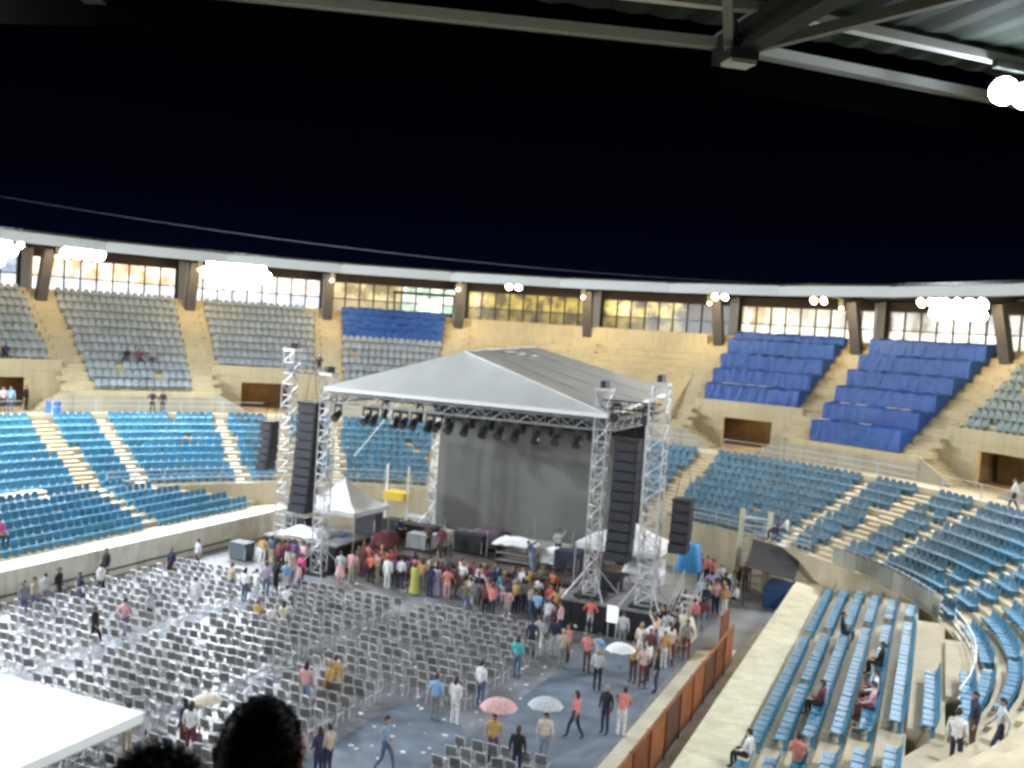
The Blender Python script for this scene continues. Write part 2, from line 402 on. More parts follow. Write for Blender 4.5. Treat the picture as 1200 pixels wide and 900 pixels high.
# corrugated sheet: radial ribs
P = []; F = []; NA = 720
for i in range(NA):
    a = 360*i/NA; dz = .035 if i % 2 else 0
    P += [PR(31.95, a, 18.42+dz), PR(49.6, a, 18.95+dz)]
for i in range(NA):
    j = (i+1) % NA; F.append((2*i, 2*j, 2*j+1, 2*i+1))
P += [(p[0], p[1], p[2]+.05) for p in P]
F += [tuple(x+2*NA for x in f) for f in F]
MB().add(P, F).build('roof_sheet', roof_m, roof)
cols_a = [15*k+7.5 for k in range(-12, 12)]
for a in cols_a:
    near = isnear(a); zt = rowz(NU, near)
    m = MB().beam(PR(31.95, a, 18.08), PR(48.5, a, 18.35), .28, .42)
    m.build('girder', steel_dark, roof)
    m = MB()
    for s in (-1, 1): m.beam(PR(32.2, a, 18.0), PR(36.2, a+s*3.2, 18.2), .12, .14)
    m.build('girder_brace', mat('brace_mid', (.16, .17, .16), .7), roof)
sides = {}
for a in cols_a:
    if abs((a+180) % 360-180) > 100: continue
    n_ = int(round((a+82.5)/15))+1
    where = {-82.5: 'cut by the left edge of the photo', -67.5: 'beside the left warm lamp', -52.5: 'just left of the big white floodlight', -37.5: 'right of the big white floodlight', -22.5: 'between lit booth and yellow wall',
             -7.5: 'over the apex of the stage canopy', 7.5: 'at the right end of the yellow wall', 22.5: 'between the two blue covered blocks', 37.5: 'right of the bright right floodlight'}.get(a, 'beyond the right edge, near no lamp in view')
    root = thing('roof_column', PR(46.6, a, 15), 'pale roof column with leaning grey brace '+where, 'column', 'roof columns behind the upper tier')
    MB().beam(PR(46.6, a, 14.98), PR(46.6, a, 18.2), .62, .62).build('column', col_m, root)
    MB().beam(PR(43.9, a, 12.9), PR(42.1, a, 18.0), .78, .60).build('brace', brace_m, root)
    MB().boxc(PR(44.0, a, 12.9), 1.0, .9, .12, rad_rot(a)).build('foot', concrete_in, root)
def litmat(name, c1, c2, s, sc=.8):
    if name in MATS: return MATS[name]
    m = bpy.data.materials.new(name); m.use_nodes = True; n = m.node_tree; b = n.nodes['Principled BSDF']
    b.inputs['Base Color'].default_value = (.1, .1, .1, 1); b.inputs['Roughness'].default_value = .2
    g = n.nodes.new('ShaderNodeNewGeometry'); no = n.nodes.new('ShaderNodeTexNoise'); no.inputs['Scale'].default_value = sc; no.inputs['Detail'].default_value = 3
    n.links.new(g.outputs['Position'], no.inputs['Vector'])
    r = n.nodes.new('ShaderNodeValToRGB'); r.color_ramp.elements[0].position = .40; r.color_ramp.elements[1].position = .60
    r.color_ramp.elements[0].color = (*c1, 1); r.color_ramp.elements[1].color = (*c2, 1)
    n.links.new(no.outputs['Fac'], r.inputs[0]); n.links.new(r.outputs[0], b.inputs['Emission Color']); b.inputs['Emission Strength'].default_value = s*1.7
    MATS[name] = m; return m
BAY = {  # centre angle: (upper pane, lower pane, label)
 -90: (('gl_blue', (.25,.35,.5), (.8,.9,1), .6), ('gl_blue', (.25,.35,.5), (.8,.9,1), .6), 'at the left edge of the photo'),
 -75: (('gl_blue', (.25,.35,.5), (.8,.9,1), .6), ('gl_white', (.5,.55,.7), (1,1,1), 1.0), 'behind the seats at the far left'),
 -60: (('gl_peach', (.75,.36,.16), (1,.86,.68), 1.15), ('gl_white', (.5,.55,.7), (1,1,1), 1.0), 'lit peach and white behind the pale grey seats'),
 -45: (('gl_peach2', (.7,.5,.4), (1,.93,.86), 1.1), ('gl_white', (.5,.55,.7), (1,1,1), 1.0), 'lit white behind the big floodlight'),
 -30: (('gl_cream', (.28,.21,.08), (.8,.66,.36), .8), ('gl_cream2', (.35,.28,.14), (.55,.45,.25), .7), 'above the blue topped seats left of the booth'),
 -15: (('gl_yellow', (.09,.06,.008), (.52,.38,.06), .8), ('gl_yellowd', (.06,.04,.006), (.30,.22,.035), .7), 'dim yellow, behind the left end of the yellow wall'),
 0: (('gl_amber', (.04,.025,.004), (.75,.55,.12), .8), ('gl_yellowd', (.06,.04,.006), (.30,.22,.035), .7), 'half dark amber, behind the right end of the yellow wall'),
 15: (('gl_amber2', (.30,.17,.04), (.75,.60,.33), .7), ('gl_cream3', (.45,.38,.22), (.95,.88,.68), .9), 'cream lit behind the left blue covered block'),
 30: (('gl_dim', (.16,.14,.1), (.42,.38,.3), .7), ('gl_cream3', (.45,.38,.22), (.95,.88,.68), .9), 'grey and white behind the right blue covered block'),
 45: (('gl_cream4', (.3,.25,.15), (.8,.66,.42), .8), ('gl_white2', (.4,.42,.44), (1,.98,.92), 1.0), 'behind the green grey seats at the right edge')}
for c, (up, lo, t) in BAY.items():
    root = thing('window_wall', PR(47.3, c, 15), 'row of lit windows with dark mullions '+t, 'window wall', 'lit window walls behind the upper tier')
    n = 9; a0 = c-6.9; da = 13.8/n; zb = 15.02
    for i in range(n):
        A, B = a0+da*i+.09, a0+da*(i+1)-.09
        for (za, zc, q) in ((zb, 16.02, lo), (16.12, 17.5, up)):
            if c == -30 and i >= 5: q = up if False else ('gl_booth', (.30,.42,.30), (.85,1,.85), 1.1)
            if c == 0 and i >= 6: q = ('gl_dark', (.012,.009,.003), (.05,.03,.008), .5)
            P = [PR(47.26, A, za), PR(47.26, B, za), PR(47.32, B, za), PR(47.32, A, za)]
            P += [p+Vector((0, 0, zc-za)) for p in P]
            MB().hexa(P).build('pane', litmat(*q), root)
    for i in range(n+1):
        a = a0+da*i; MB().beam(PR(47.22, a, zb), PR(47.22, a, 17.55), .10, .12).build('mullion', brace_m, root)
    m = MB().sweep([(47.15, 16.02), (47.15, 16.12), (47.3, 16.12), (47.3, 16.02)], a0, c+6.9, 6.9); m.build('transom', brace_m, root)
    m = MB().sweep([(47.1, 17.52), (47.1, 18.3), (47.4, 18.3), (47.4, 17.52)], c-7.5, c+7.5, 7.5); m.build('frieze', mat('frieze_dark', (.04, .028, .024), .8), root)
    m = MB().sweep([(47.4, 14.9), (47.4, 17.5), (47.5, 17.5), (47.5, 14.9)], c-7.5, c+7.5, 7.5); m.build('back_wall', steel_dark, root)
# lit commentary booth
bo = thing('commentary_booth', PR(46.4, -26.6, 15), 'small lit booth with greenish window and a bright screen over the blue topped seats', 'booth')
MB().sweep([(45.9, 15.02), (45.9, 15.35), (46.0, 15.35), (46.0, 15.02)], -30, -23.4, 3.3).build('sill', tarp_blue, bo)
for a in (-30, -23.4): MB().beam(PR(45.95, a, 15.02), PR(45.95, a, 17.0), .15, .15).build('post', blackm, bo)
MB().sweep([(45.85, 16.85), (45.85, 17.05), (47.1, 17.05), (47.1, 16.85)], -30.2, -23.2, 3.5).build('roof', steel_dark, bo)
MB().boxc(PR(45.98, -26.0, 15.5), 1.9, .08, 1.0, rad_rot(-26)).build('screen', mat('screen_lit', (.6, .8, .8), .3, emit=(.75, 1, .95), es=1.6), bo)
# yellow parapet wall and bare terrace behind the stage
m = MB(); m.sweep([(43.2, 13.0), (43.2, 14.9), (43.5, 14.9), (43.5, 13.0)], -21, 6.3, 3)
tag(m.build('parapet_wall', concrete_in), 'long plain yellowish wall above the stage canopy without seats', 'wall')
m = MB(); m.sweep([(35.4, 8.0), (35.4, 8.6), (43.19, 13.6), (43.19, 8.6)], -21, 6.3, 3)
struct(m.build('sloped_terrace', concrete_in))

# ------------------------------------------------------------------ lamps
lens_w = mat('lamp_lens_white', (1, 1, 1), .3, emit=(.80, .89, 1), es=260)
lens_y = mat('lamp_lens_warm', (1, 1, 1), .3, emit=(1, .70, .34), es=60)
lens_s = mat('lamp_lens_small', (1, 1, 1), .3, emit=(1, .74, .42), es=25)
def aim(o, P, T):
    d = Vector(T)-Vector(P); o.rotation_euler = d.to_track_quat('-Z', 'Y').to_euler()
def lamp_light(root, P, T, power, col, ang=150, size=.35, blend=.6):
    l = bpy.data.lights.new('lamp_light', 'SPOT'); l.energy = power; l.color = col; l.spot_size = R_(ang); l.spot_blend = blend; l.shadow_soft_size = size
    o = bpy.data.objects.new('lamp_light', l); COL.objects.link(o); o.parent = root
    Mi = ORG[root.name].inverted(); o.location = Mi @ Vector(P)
    d = Vector(T)-Vector(P); o.rotation_euler = d.to_track_quat('-Z', 'Y').to_euler()
def flood_bank(a, z, n, rows, power, label, r=33.2, pitch=.75, col=(.86, .92, 1), target=(0, 0, 0), lens=None, w_=.62, h_=.5, vp=.6):
    """a bracket of floodlights hung under the roof edge"""
    root = thing('floodlight_bank', PR(r, a, z), label, 'floodlight', 'floodlight banks under the roof edge')
    T = W(*target); t = tv(a); c = PR(r, a, z); inw = (T-c).normalized()
    MB().beam(c+t*(-(n*pitch)/2)+Vector((0,0,.35)), c+t*((n*pitch)/2)+Vector((0,0,.35)), .1, .1).build('bracket', steel_dark, root)
    up = t.cross(inw).normalized()
    if up.z < 0: up = -up
    for j in range(rows):
        nj = n if rows == 1 or j == rows//2 or (rows == 2 and j == 0) else n-1-(rows == 3 and j == 2)  # added lens rows shape the cluster to imitate lamp glare
        for i in range(nj):
            p = c+t*((i-(nj-1)/2)*pitch)+Vector((0,0,-vp*j))
            rr_ = min(w_, h_)*.56; b = p-inw*.3
            h = MB().bar(b, p, rr_*.6, 12, rr_*1.06).build('housing', steel_dark, root)
            MB().bar(p+inw*.004, p+inw*.02, rr_, 14).build('lens', lens or lens_w, root)
    lamp_light(root, c+inw*.5, T, power, col, 165)
    return root
flood_bank(-50.6, 17.65, 6, 3, FLOOD_W*1.2, 'large blazing white floodlight bank, brightest on the far left rim', pitch=.86, w_=.84, h_=.74, vp=.72)
flood_bank(-69.6, 17.35, 4, 1, FLOOD_W*.8, 'white floodlight bank between the warm lamp and the large bank', r=32.6, pitch=.72, w_=.7, h_=.7)
flood_bank(-79.5, 17.75, 4, 3, FLOOD_W*1.0, 'white floodlight bank cut by the left edge of the photo', r=33, pitch=.8, w_=.78, h_=.7, vp=.68)
flood_bank(42.6, 17.4, 5, 2, FLOOD_W*1.1, 'blazing white floodlight bank near the right edge of the rim', r=34.2, pitch=.86, w_=.84, h_=.6, vp=.6)
flood_bank(39.6, 17.45, 3, 1, FLOOD_W*.15, 'smaller pale yellow floodlight left of the blazing right bank', r=34.0, col=(1, .85, .6), lens=lens_y)
flood_bank(135.2, 17.86, 2, 1, FLOOD_W*.02, 'bright floodlight close overhead at the upper right of the photo', r=33.0, pitch=.42, w_=.42, h_=.34, target=(-46, 20, 11))
for a, t, pw in ((-97, 'left', 3.4), (-120, 'left rear', 2.6), (-142, 'rear', 1.0), (165, 'rear right', .5), (112, 'right', .85), (84, 'right side', .75)):
    flood_bank(a, 17.45, 5, 1, FLOOD_W*pw, 'white floodlight bank on the near rim, '+t+' of the viewer', r=33, target=(2, -4 if a < 0 else 0, 0))
for a, t, r in ((-77.2, 'beside the leftmost white bank', 33.0), (-14.2, 'above the yellow wall', 33.0), (13.6, 'left of the left blue covered block', 33.0), (25.3, 'above the gap between both blue covered blocks', 34.2)):
    flood_bank(a, 17.5, 2, 1, FLOOD_W*.15, 'warm slanted floodlight under the roof edge '+t, r=r, col=(1, .72, .36), lens=lens_y, target=(0, 0, 0), h_=.42)
BW = {-82.5: 'at the left edge', -67.5: 'beside the second column', -52.5: 'beside the third column', -37.5: 'right of the big white floodlight', -22.5: 'right of the lit booth', -7.5: 'over the stage canopy',
      7.5: 'at the end of the yellow wall', 22.5: 'between the blue covered blocks', 37.5: 'near the right white floodlight', 52.5: 'beyond the right edge', 67.5: 'far beyond the right edge'}
for a, t in BW.items():
    root = thing('ceiling_lamp', PR(40.5, a, 17.3), 'small warm ceiling lamp under the stand roof '+t, 'lamp', 'warm ceiling lamps under the stand roof')
    MB().boxc(PR(40.5, a, 17.42), .35, .35, .6, rad_rot(a)).build('housing', steel_dark, root)
    MB().sph(PR(40.5, a, 17.36), .13).build('bulb', lens_s, root)
    l = bpy.data.lights.new('lamp_light', 'POINT'); l.energy = WARM_W*(1.0 if a > -60 else .7); l.color = (1, .74, .38); l.shadow_soft_size = .25
    o = bpy.data.objects.new('lamp_light', l); COL.objects.link(o); o.parent = root; o.location = ORG[root.name].inverted() @ PR(39.6, a+.5, 17.0)
for a, t in ((-45, 'left'), (-75, 'far left'), (15, 'left of the blue steps'), (45, 'right edge'), (-15, 'behind the stage')):
    root = thing('passage_lamp', PR(39.3, a, 8.9), 'small warm lamp inside the doorway passage, '+t, 'lamp', 'warm lamps in the doorway passages')
    MB().boxc(PR(39.3, a, 8.95), .5, .16, .1, rad_rot(a)).build('housing', steel_dark, root)
    MB().boxc(PR(39.3, a, 8.9), .44, .12, .05, rad_rot(a)).build('tube', lens_s, root)
    l = bpy.data.lights.new('lamp_light', 'POINT'); l.energy = BULB_W; l.color = (1, .66, .3); l.shadow_soft_size = .1
    o = bpy.data.objects.new('lamp_light', l); COL.objects.link(o); o.parent = root; o.location = ORG[root.name].inverted() @ PR(38.6, a, 8.5)

# ------------------------------------------------------------------ stadium seats
def seat_geo():
    m = MB()
    pr = [(-.21, .36, .20), (-.20, .42, .215), (.10, .40, .215), (.17, .46, .22), (.22, .64, .215), (.245, .80, .16)]
    vs = []; 
    for off in (0, .035):
        for y, z, x in pr: vs += [(-x, y+off*.6, z-off), (x, y+off*.6, z-off)]
    F = []; n = len(pr)
    for i in range(n-1):
        a = 2*i; F.append((a, a+1, a+3, a+2)); b = 2*n+a; F.append((b+2, b+3, b+1, b))
        F.append((a, a+2, b+2, b)); F.append((a+3, a+1, b+1, b+3))
    F.append((1, 0, 2*n, 2*n+1)); F.append((2*n-2, 2*n-1, 4*n-1, 4*n-2))
    m.add(vs, F); m.boxc((0, .1, 0), .16, .12, .38); return m
SG = seat_geo(); SGV = np.array(SG.v); SGF = SG.f
seat_list = []      # (P, rz, material, where)
def near_any(a, lst, r, half):
    for x in lst:
        if abs((a-x+180) % 360-180)*R_(1)*r < half: return True
    return False
for i in range(NR):                                   # ring rows
    r = R0+TR*i+.52; z = Z0+RI*i; n = int(2*PI*r/.52)
    for k in range(n):
        a = -180+360*(k+.5)/n
        if not (-97 < a < 106): continue
        if near_any(a, WIDE, r, .86) or near_any(a, NARROW, r, .50): continue
        P = PR(r, a, z); d = PR(r-1, a, z)-P
        side = 'right' if a > 0 else 'left'
        seat_list.append((P, face_rot(d.x, d.y), seat_blue if (a < -50 or a > 62) else seat_navy, ('ring', i, side)))
for side in (1, -1):                                  # banks
    for i in range(8):
        if i < 6: v = 17.7+.8*i+.5; z = 1.5+.27*i; u0, u1 = -17, math.sqrt(24.0**2-(v+.3)**2)-.3
        else: v = 17.7+4.8+1.05*(i-6)+.6; z = 3.05+.2*(i-6); u0, u1 = -8.1, -2.0
        if side < 0 and i >= 6: continue
        if side < 0: u1 -= .5
        n = int((u1-u0)/.52)
        for k in range(n):
            u = u0+.52*(k+.5)
            if 4.6 < u < 5.9 or (-9.9 < u < -8.3): continue
            P = W(u, side*v, z); d = W(u, side*(v-1), z)-P
            seat_list.append((P, face_rot(d.x, d.y), seat_blue, ('bank', i, side)))
BLK = {-90: seat_grey, -75: seat_grey, -60: seat_grey, -45: seat_grey, -30: seat_grey, 45: seat_teal, 60: seat_teal, 75: seat_teal}
for c, sm in BLK.items():
    low = (c % 30 == 0)
    for i in range(0 if low else 3, NU):
        if c == -30 and i >= 8: continue
        r = uprow(i)+.5; half = R_(7.5)*r-1.05; n = int(2*half/.53)
        for k in range(n):
            a = c+math.degrees(((k+.5)-n/2)*.53/r)
            P = PR(r, a, rowz(i, 0)); d = PR(r-1, a, 0)-PR(r, a, 0)
            seat_list.append((P, face_rot(d.x, d.y), sm, ('upper', i, c)))
rgs = random.Random(21)
seat_list = [(s_[0]+Vector((0, 0, rgs.uniform(-.012, .012))), s_[1]+rgs.gauss(0, .035), s_[2], s_[3]) for s_ in seat_list if rgs.random() > .012]
vis = []
for s_ in seat_list:
    if inview(s_[0]): vis.append((proj(s_[0])[2], s_))
vis.sort(key=lambda t: t[0])
seat_mesh = {}
ORD = ['first', 'second', 'third', 'fourth', 'fifth', 'sixth', 'seventh', 'eighth', 'ninth']
ONES = ['', 'first', 'second', 'third', 'fourth', 'fifth', 'sixth', 'seventh', 'eighth', 'ninth', 'tenth', 'eleventh', 'twelfth', 'thirteenth', 'fourteenth', 'fifteenth', 'sixteenth', 'seventeenth', 'eighteenth', 'nineteenth']
TENS = ['', '', 'twenty', 'thirty', 'forty', 'fifty', 'sixty']
TIETH = ['', '', 'twentieth', 'thirtieth', 'fortieth', 'fiftieth', 'sixtieth']
def ordw(n):
    if n < 20: return ONES[n]
    return TIETH[n//10] if n % 10 == 0 else TENS[n//10]+'-'+ONES[n % 10]
cnt = {}
order = {}
def seat_key(s_):
    P, rz, sm, wh = s_; q = P.xy-C0
    if wh[0] == 'bank':
        u = q.dot(U); return ('bank', wh[1], wh[2], 'far end' if u > 5 else 'main part'), -u
    a = math.degrees(math.atan2(q.dot(V), q.dot(U))); b = sum(1 for x in sorted(WIDE+NARROW) if x < a)
    return ('ring', wh[1], b, ''), a
for s_ in seat_list:
    if s_[3][0] == 'upper': continue
    k, o_ = seat_key(s_); order.setdefault(k, []).append((o_, id(s_)))
rank = {}
for k, L in order.items():
    for n_, (o_, i_) in enumerate(sorted(L)): rank[i_] = n_+1
def seat_label(s_):
    k, _ = seat_key(s_); n_ = ordw(rank[id(s_)])
    if k[0] == 'bank' and k[1] < 6:
        g_ = '%s row above cream ledge, right bank%s' % (ordw(k[1]+1), ' beyond the aisle' if k[3] == 'far end' else ''); return 'blue seat, %s from stage end, %s' % (n_, g_), 'seats in the '+g_
    if k[0] == 'bank':
        g_ = '%s short row beside the standing men' % ordw(k[1]-5); return 'blue seat, %s from far end, %s' % (n_, g_), 'seats in the '+g_
    bl = {b: t for b, t in zip(range(0, 40), ['block']*40)}
    side_ = sorted(WIDE+NARROW); b = k[2]; a_ = side_[b-1] if b > 0 else 0
    t = {45: 'right of the wide steps', 52.5: 'right of the narrow steps', 67.5: 'left of the second wide steps', 75: 'beyond the second wide steps', 90: 'in the nearest curved block', 37.5: 'between narrow and wide steps', 15: 'above the black shelter'}.get(a_, 'at the lower right edge')
    g_ = '%s curved row %s' % (ordw(k[1]+1), t); return 'blue seat, %s from left, %s' % (n_, g_), 'seats in the '+g_
ind = set()
for d_, s_ in vis[:300]:
    ind.add(id(s_)); P, rz, sm, wh = s_
    if sm.name not in seat_mesh: seat_mesh[sm.name] = SG.mesh('stadium_seat', sm)
    if 0: lab = 'blue plastic seat in the %s row from the cream ledge, right bank' % ORD[wh[1]]
    lab, grp = seat_label(s_)
    inst(seat_mesh[sm.name], 'stadium_seat', P, rz+random.uniform(-.03, .03), lab, 'seat', grp)
def merged(name, geo_v, geo_f, items, mtl, kind='stuff', mi=None, label=None, cat=None):
    nv = len(geo_v); V_ = []; F_ = []; MI = []
    for k, (P, rz) in enumerate(items):
        c, s2 = math.cos(rz), math.sin(rz); g = geo_v
        x = g[:,0]*c-g[:,1]*s2+P[0]; y = g[:,0]*s2+g[:,1]*c+P[1]; V_.append(np.stack([x, y, g[:,2]+P[2]], 1))
        F_ += [tuple(i+k*nv for i in f) for f in geo_f]
        if mi: MI += mi
    V_ = np.concatenate(V_); me = bpy.data.meshes.new(name); me.from_pydata(V_.tolist(), [], F_)
    for m in (mtl if isinstance(mtl, list) else [mtl]): me.materials.append(m)
    if mi: me.polygons.foreach_set('material_index', MI)
    o = bpy.data.objects.new(name, me); COL.objects.link(o); tag(o, label, cat, None, kind); return o
SL = {'seat_blue_plastic': 'farther rows of bright blue plastic seats in the lower stands', 'seat_dull_blue_plastic': 'curved rows of duller blue seats in the lower ring behind the stage',
      'seat_grey_plastic': 'rows of pale grey seats in the upper stand on the left', 'seat_green_grey_plastic': 'rows of green grey seats in the upper stand at the right edge'}
for mn in SL:
    it = [(s_[0], s_[1]) for s_ in seat_list if s_[2].name == mn and id(s_) not in ind]
    if it: merged('distant_seats', SGV, SGF, it, bpy.data.materials[mn], 'stuff', None, SL[mn], 'seats')

# blue covers over the seats of two blocks and a strip below the booth
def cover(c, i0, i1, label, half=7.5, c2=None, inset=1.2):
    root = thing('seat_cover', PR(uprow(i0), c, rowz(i0, 0)), label, 'seat cover')
    rows = list(range(i0, i1, 2)) if (i1-i0) > 6 else list(range(i0, i1))
    st = 2 if (i1-i0) > 6 else 1
    for i in rows:
        st_ = min(st, i1-i)
        r = uprow(i); z = rowz(i, 0); h = R_(half)*r-inset; da = math.degrees(h/r); D = .76*st_; Hh = .583*st_
        prof_ = [(r+.06, z+.05), (r+.07, z+.6), (r+.12, z+Hh+.22), (r+.2, z+Hh+.30), (r+D, z+Hh+.34), (r+D+.04, z+.05+Hh)]
        m = MB(); n = 30; k = len(prof_)
        rr = random.Random(i*31+int(c*7)); P = []; F = []
        for j in range(n+1):
            a = c-da+2*da*j/n
            for q, (pr_, pz) in enumerate(prof_):
                P.append(PR(pr_+rr.uniform(-.03, .03), a, pz+(rr.uniform(-.10, .07) if 0 < q < 5 else 0)))
        for j in range(n):
            for q in range(k): q2 = (q+1) % k; F.append((j*k+q, j*k+q2, (j+1)*k+q2, (j+1)*k+q))
        F += [tuple(range(k))[::-1], tuple(range(n*k, n*k+k))]
        m.add(P, F).build('cover_strip', tarp_blue, root)
    return root
cover(15, 3, NU, 'left of the two blue covered seat blocks, above the doorway')
cover(30, 0, NU, 'right and larger of the two blue covered seat blocks, reaching down to the concourse')
cover(-30, 8, NU, 'blue cover over the top rows below the lit booth')
for a, i, t in ((11.8, 3, 'leftmost on the left block'), (13, 3, 'second from left on the left block'), (14.5, 3, 'third from left on the left block'), (16, 3, 'rightmost on the left block'), (26.5, 2, 'leftmost of four on the right block'),
                (28.4, 2, 'second of four on the right block'), (32, 2, 'third of four on the right block'), (33.5, 2, 'last of four on the right block'), (25.6, 0, 'lowest left on the right block'), (30.6, 0, 'lowest right on the right block')):
    m = MB().boxc(PR(uprow(i)+.55, a, rowz(i, 0)+1.52), .75, .28, .025, rad_rot(a)); tag(m.build('paper_sheet', white_cloth), 'white paper on the blue covers, '+t, 'paper', 'white papers on the blue covers')

# ------------------------------------------------------------------ barrier of brown boards, floor strips on the right
flat('edge_strip', [(-16, 13.3), (-16, 14.9), (7.5, 14.9), (6.2, 13.3)], mat('strip_cream', (.80, .78, .60), .7, noise=.12, nscale=1), .008)
flat('side_passage', [(-16, 15.1), (-16, 16.2), (12, 16.2), (12, 15.1)], mat('passage_floor', (.30, .25, .16), .8, noise=.3, nscale=1), .008)
bar = thing('board_barrier', W(-4, 15, 0), 'long low barrier of reddish brown boards beside the right court edge', 'barrier')
for i in range(10):
    u0 = -14.4+2.0*i; mt = [brown_board, mat('board_orange', (.36, .13, .05), .6, noise=.25, nscale=1.2), mat('board_dark', (.15, .07, .04), .6, noise=.3, nscale=1.5)][[0, 1, 0, 1, 2, 1, 1, 2, 0, 1][i]]
    MB().ub(u0+.01, u0+1.98, 14.95, 15.02, .05, 1.65).build('board', mt, bar)
    MB().ub(u0-.03, u0+.01, 14.90, 15.07, .0, 1.7).build('post', brown_board, bar)
MB().ub(-14.4, 5.6, 14.93, 15.04, 1.651, 1.69).build('top_rail', brown_board, bar)
tag(MB().ub(6.6, 8.4, 14.2, 14.28, 0, 1.7).build('upright_panel', brown_board), 'single upright reddish brown panel beyond the far end of the barrier', 'panel')

# ------------------------------------------------------------------ stage
def truss(root, a, b, w_=.5, r=.035, step=.6, mtl=alu, name='truss'):
    a = Vector(a); b = Vector(b); d = b-a; L = d.length; d.normalize()
    t = Vector((0, 0, 1)) if abs(d.z) < .9 else Vector((U.x, U.y, 0)); x = d.cross(t).normalized()*(w_/2); y = x.normalized().cross(d)*(w_/2)
    c = [x+y, x-y, -x-y, -x+y]; m = MB()
    for q in c: m.bar(a+q, b+q, r)
    m.build(name, mtl, root); m = MB(); n = max(1, int(L/step))
    for i in range(n):
        p, p2 = a+d*(L*i/n), a+d*(L*(i+1)/n)
        for k in range(4):
            q, q2 = (c[k], c[(k+1) % 4]) if (i+k) % 2 else (c[(k+1) % 4], c[k])
            m.bar(p+q, p2+q2, r*.6, 3)
        for k in range(4): m.bar(p+c[k], p+c[(k+1) % 4], r*.5, 3)
    m.build('lattice', mtl, root)
def tower(u, v, z0, z1, label, w_=.62):
    root = thing('truss_tower', W(u, v, z0), label, 'tower', 'lattice towers of the stage')
    truss(root, W(u, v, z0+.15), W(u, v, z1), w_, .05)
    MB().boxc(W(u, v, z0), 1.3, 1.3, .14, RU).build('base_plate', steel_dark, root)
    MB().boxc(W(u, v, z1), .8, .8, .16, RU).build('head_block', alu, root)
    m = MB().boxc(W(u, v, z1+.16), .25, .7, .34, RU); m.build('pulley', blackm, root)
    m = MB()
    for s in ((1, 1), (1, -1), (-1, 1), (-1, -1)): m.bar(W(u+s[0]*1.2, v+s[1]*1.0, z0+.06), W(u, v, z0+1.7), .04)
    m.build('outrigger', alu, root)
tower(7.5, -8.2, 0, 11.0, 'inner left lattice tower in front of the black stage wing')
tower(9.2, -11.9, 0, 12.1, 'outer left lattice tower left of the tall black speaker hang', .7)
tower(6.9, 7.8, 1.5, 11.5, 'inner right lattice tower just left of the right speaker hang')
tower(6.7, 10.6, 1.5, 12.0, 'outer right lattice tower right of the speaker hang', .8)
tower(16.5, -5.9, 1.2, 10.2, 'slim rear lattice tower at the left edge of the grey screen', .55)
tower(16.5, 7.0, 1.2, 10.2, 'rear lattice tower hidden behind the right speaker hang', .55)
rt = thing('stage_roof', W(12, 0, 10.3), 'large pale grey hipped canopy with truss frame over the stage', 'stage roof')
for a, b in (((7, -8.2), (7, 7.8)), ((16.5, -8), (16.5, 8)), ((7, -8), (16.5, -8)), ((7, 8), (16.5, 8)), ((11.5, -8), (11.5, 8))):
    truss(rt, W(*a, 9.85), W(*b, 9.85), .5, .04, .7, mat('truss_grey', (.26, .26, .26), .5, .3) if a[0] < 8 else steel_dark)
truss(rt, W(8.4, -11.7, 11.2), W(7.4, -8.4, 11.2), .4, .035, .6, blackm); truss(rt, W(6.8, 7.8, 10.9), W(6.8, 10.6, 10.9), .4, .035, .6, blackm)
FL, FR, BR, BL = W(6.6, -7.9, 10.45), W(6.3, 8.2, 10.45), W(17.6, 8.4, 11.3), W(17.6, -8.4, 11.3)
A1, A2 = W(9.2, -.9, 12.85), W(17.6, -.2, 13.25)
def sheet(a, b, c, d, n, sag, seed):
    rr = random.Random(seed); P = []; F = []
    for j in range(n+1):
        for i in range(n+1):
            s, t = i/n, j/n; p = (a*(1-s)+b*s)*(1-t)+(d*(1-s)+c*s)*t
            k = 4*s*(1-s)*4*t*(1-t); P.append(p-Vector((0, 0, sag*k+(rr.uniform(-.03, .03) if k > 0 else 0))))
    o = len(P)
    for j in range(n):
        for i in range(n): q = j*(n+1)+i; F.append((q, q+1, q+n+2, q+n+1))
    P += [p-Vector((0, 0, .03)) for p in P]; F += [tuple(x+o for x in f[::-1]) for f in F]
    return MB().add(P, F)
for k, q in enumerate(((FL, FR, A1, A1), (FR, BR, A2, A1), (BL, FL, A1, A2), (BR, BL, A2, A2))):
    o = sheet(*q, 10, .16, k).build('canopy_sheet', canopy_m, rt, smooth=True)
seam_m = mat('seam_grey', (.50, .51, .49), .7)
for P0, P1, Q0, Q1 in ((FR, BR, A1, A2),):
    for t_ in ((.33, .67) if Q0 == Q1 else (.25, .5, .75)):
        a_, b_ = P0.lerp(P1, t_), Q0.lerp(Q1, t_); n_ = 8
        for i in range(n_):
            s0, s1 = i/n_, (i+1)/n_; f = lambda s: a_.lerp(b_, s)-Vector((0, 0, .16*4*s*(1-s)*4*t_*(1-t_)-.03)); MB().beam(f(s0), f(s1), .035, .03).build('seam', seam_m, rt) if i % 1 == 0 else None
for e0, e1 in ((FR, A1), (A1, A2)): MB().beam(e0+Vector((0,0,.02)), e1+Vector((0,0,.02)), .09, .06).build('ridge_band', canopy_m, rt)
MB().beam(FL-Vector((0,0,.1)), FR-Vector((0,0,.1)), .06, .2).build('valance', white_cloth, rt)
MB().beam(FR-Vector((0,0,.1)), BR-Vector((0,0,.1)), .06, .2).build('valance', white_cloth, rt)
for s_, t_ in ((.45, .28), (.52, .42), (.6, .60)):
    p = A1.lerp(A2, s_).lerp(FR.lerp(BR, s_), t_*.3)+Vector((0, 0, .05)); MB().boxc(p, .25, .9, .05, RU).build('patch', white_cloth, rt)

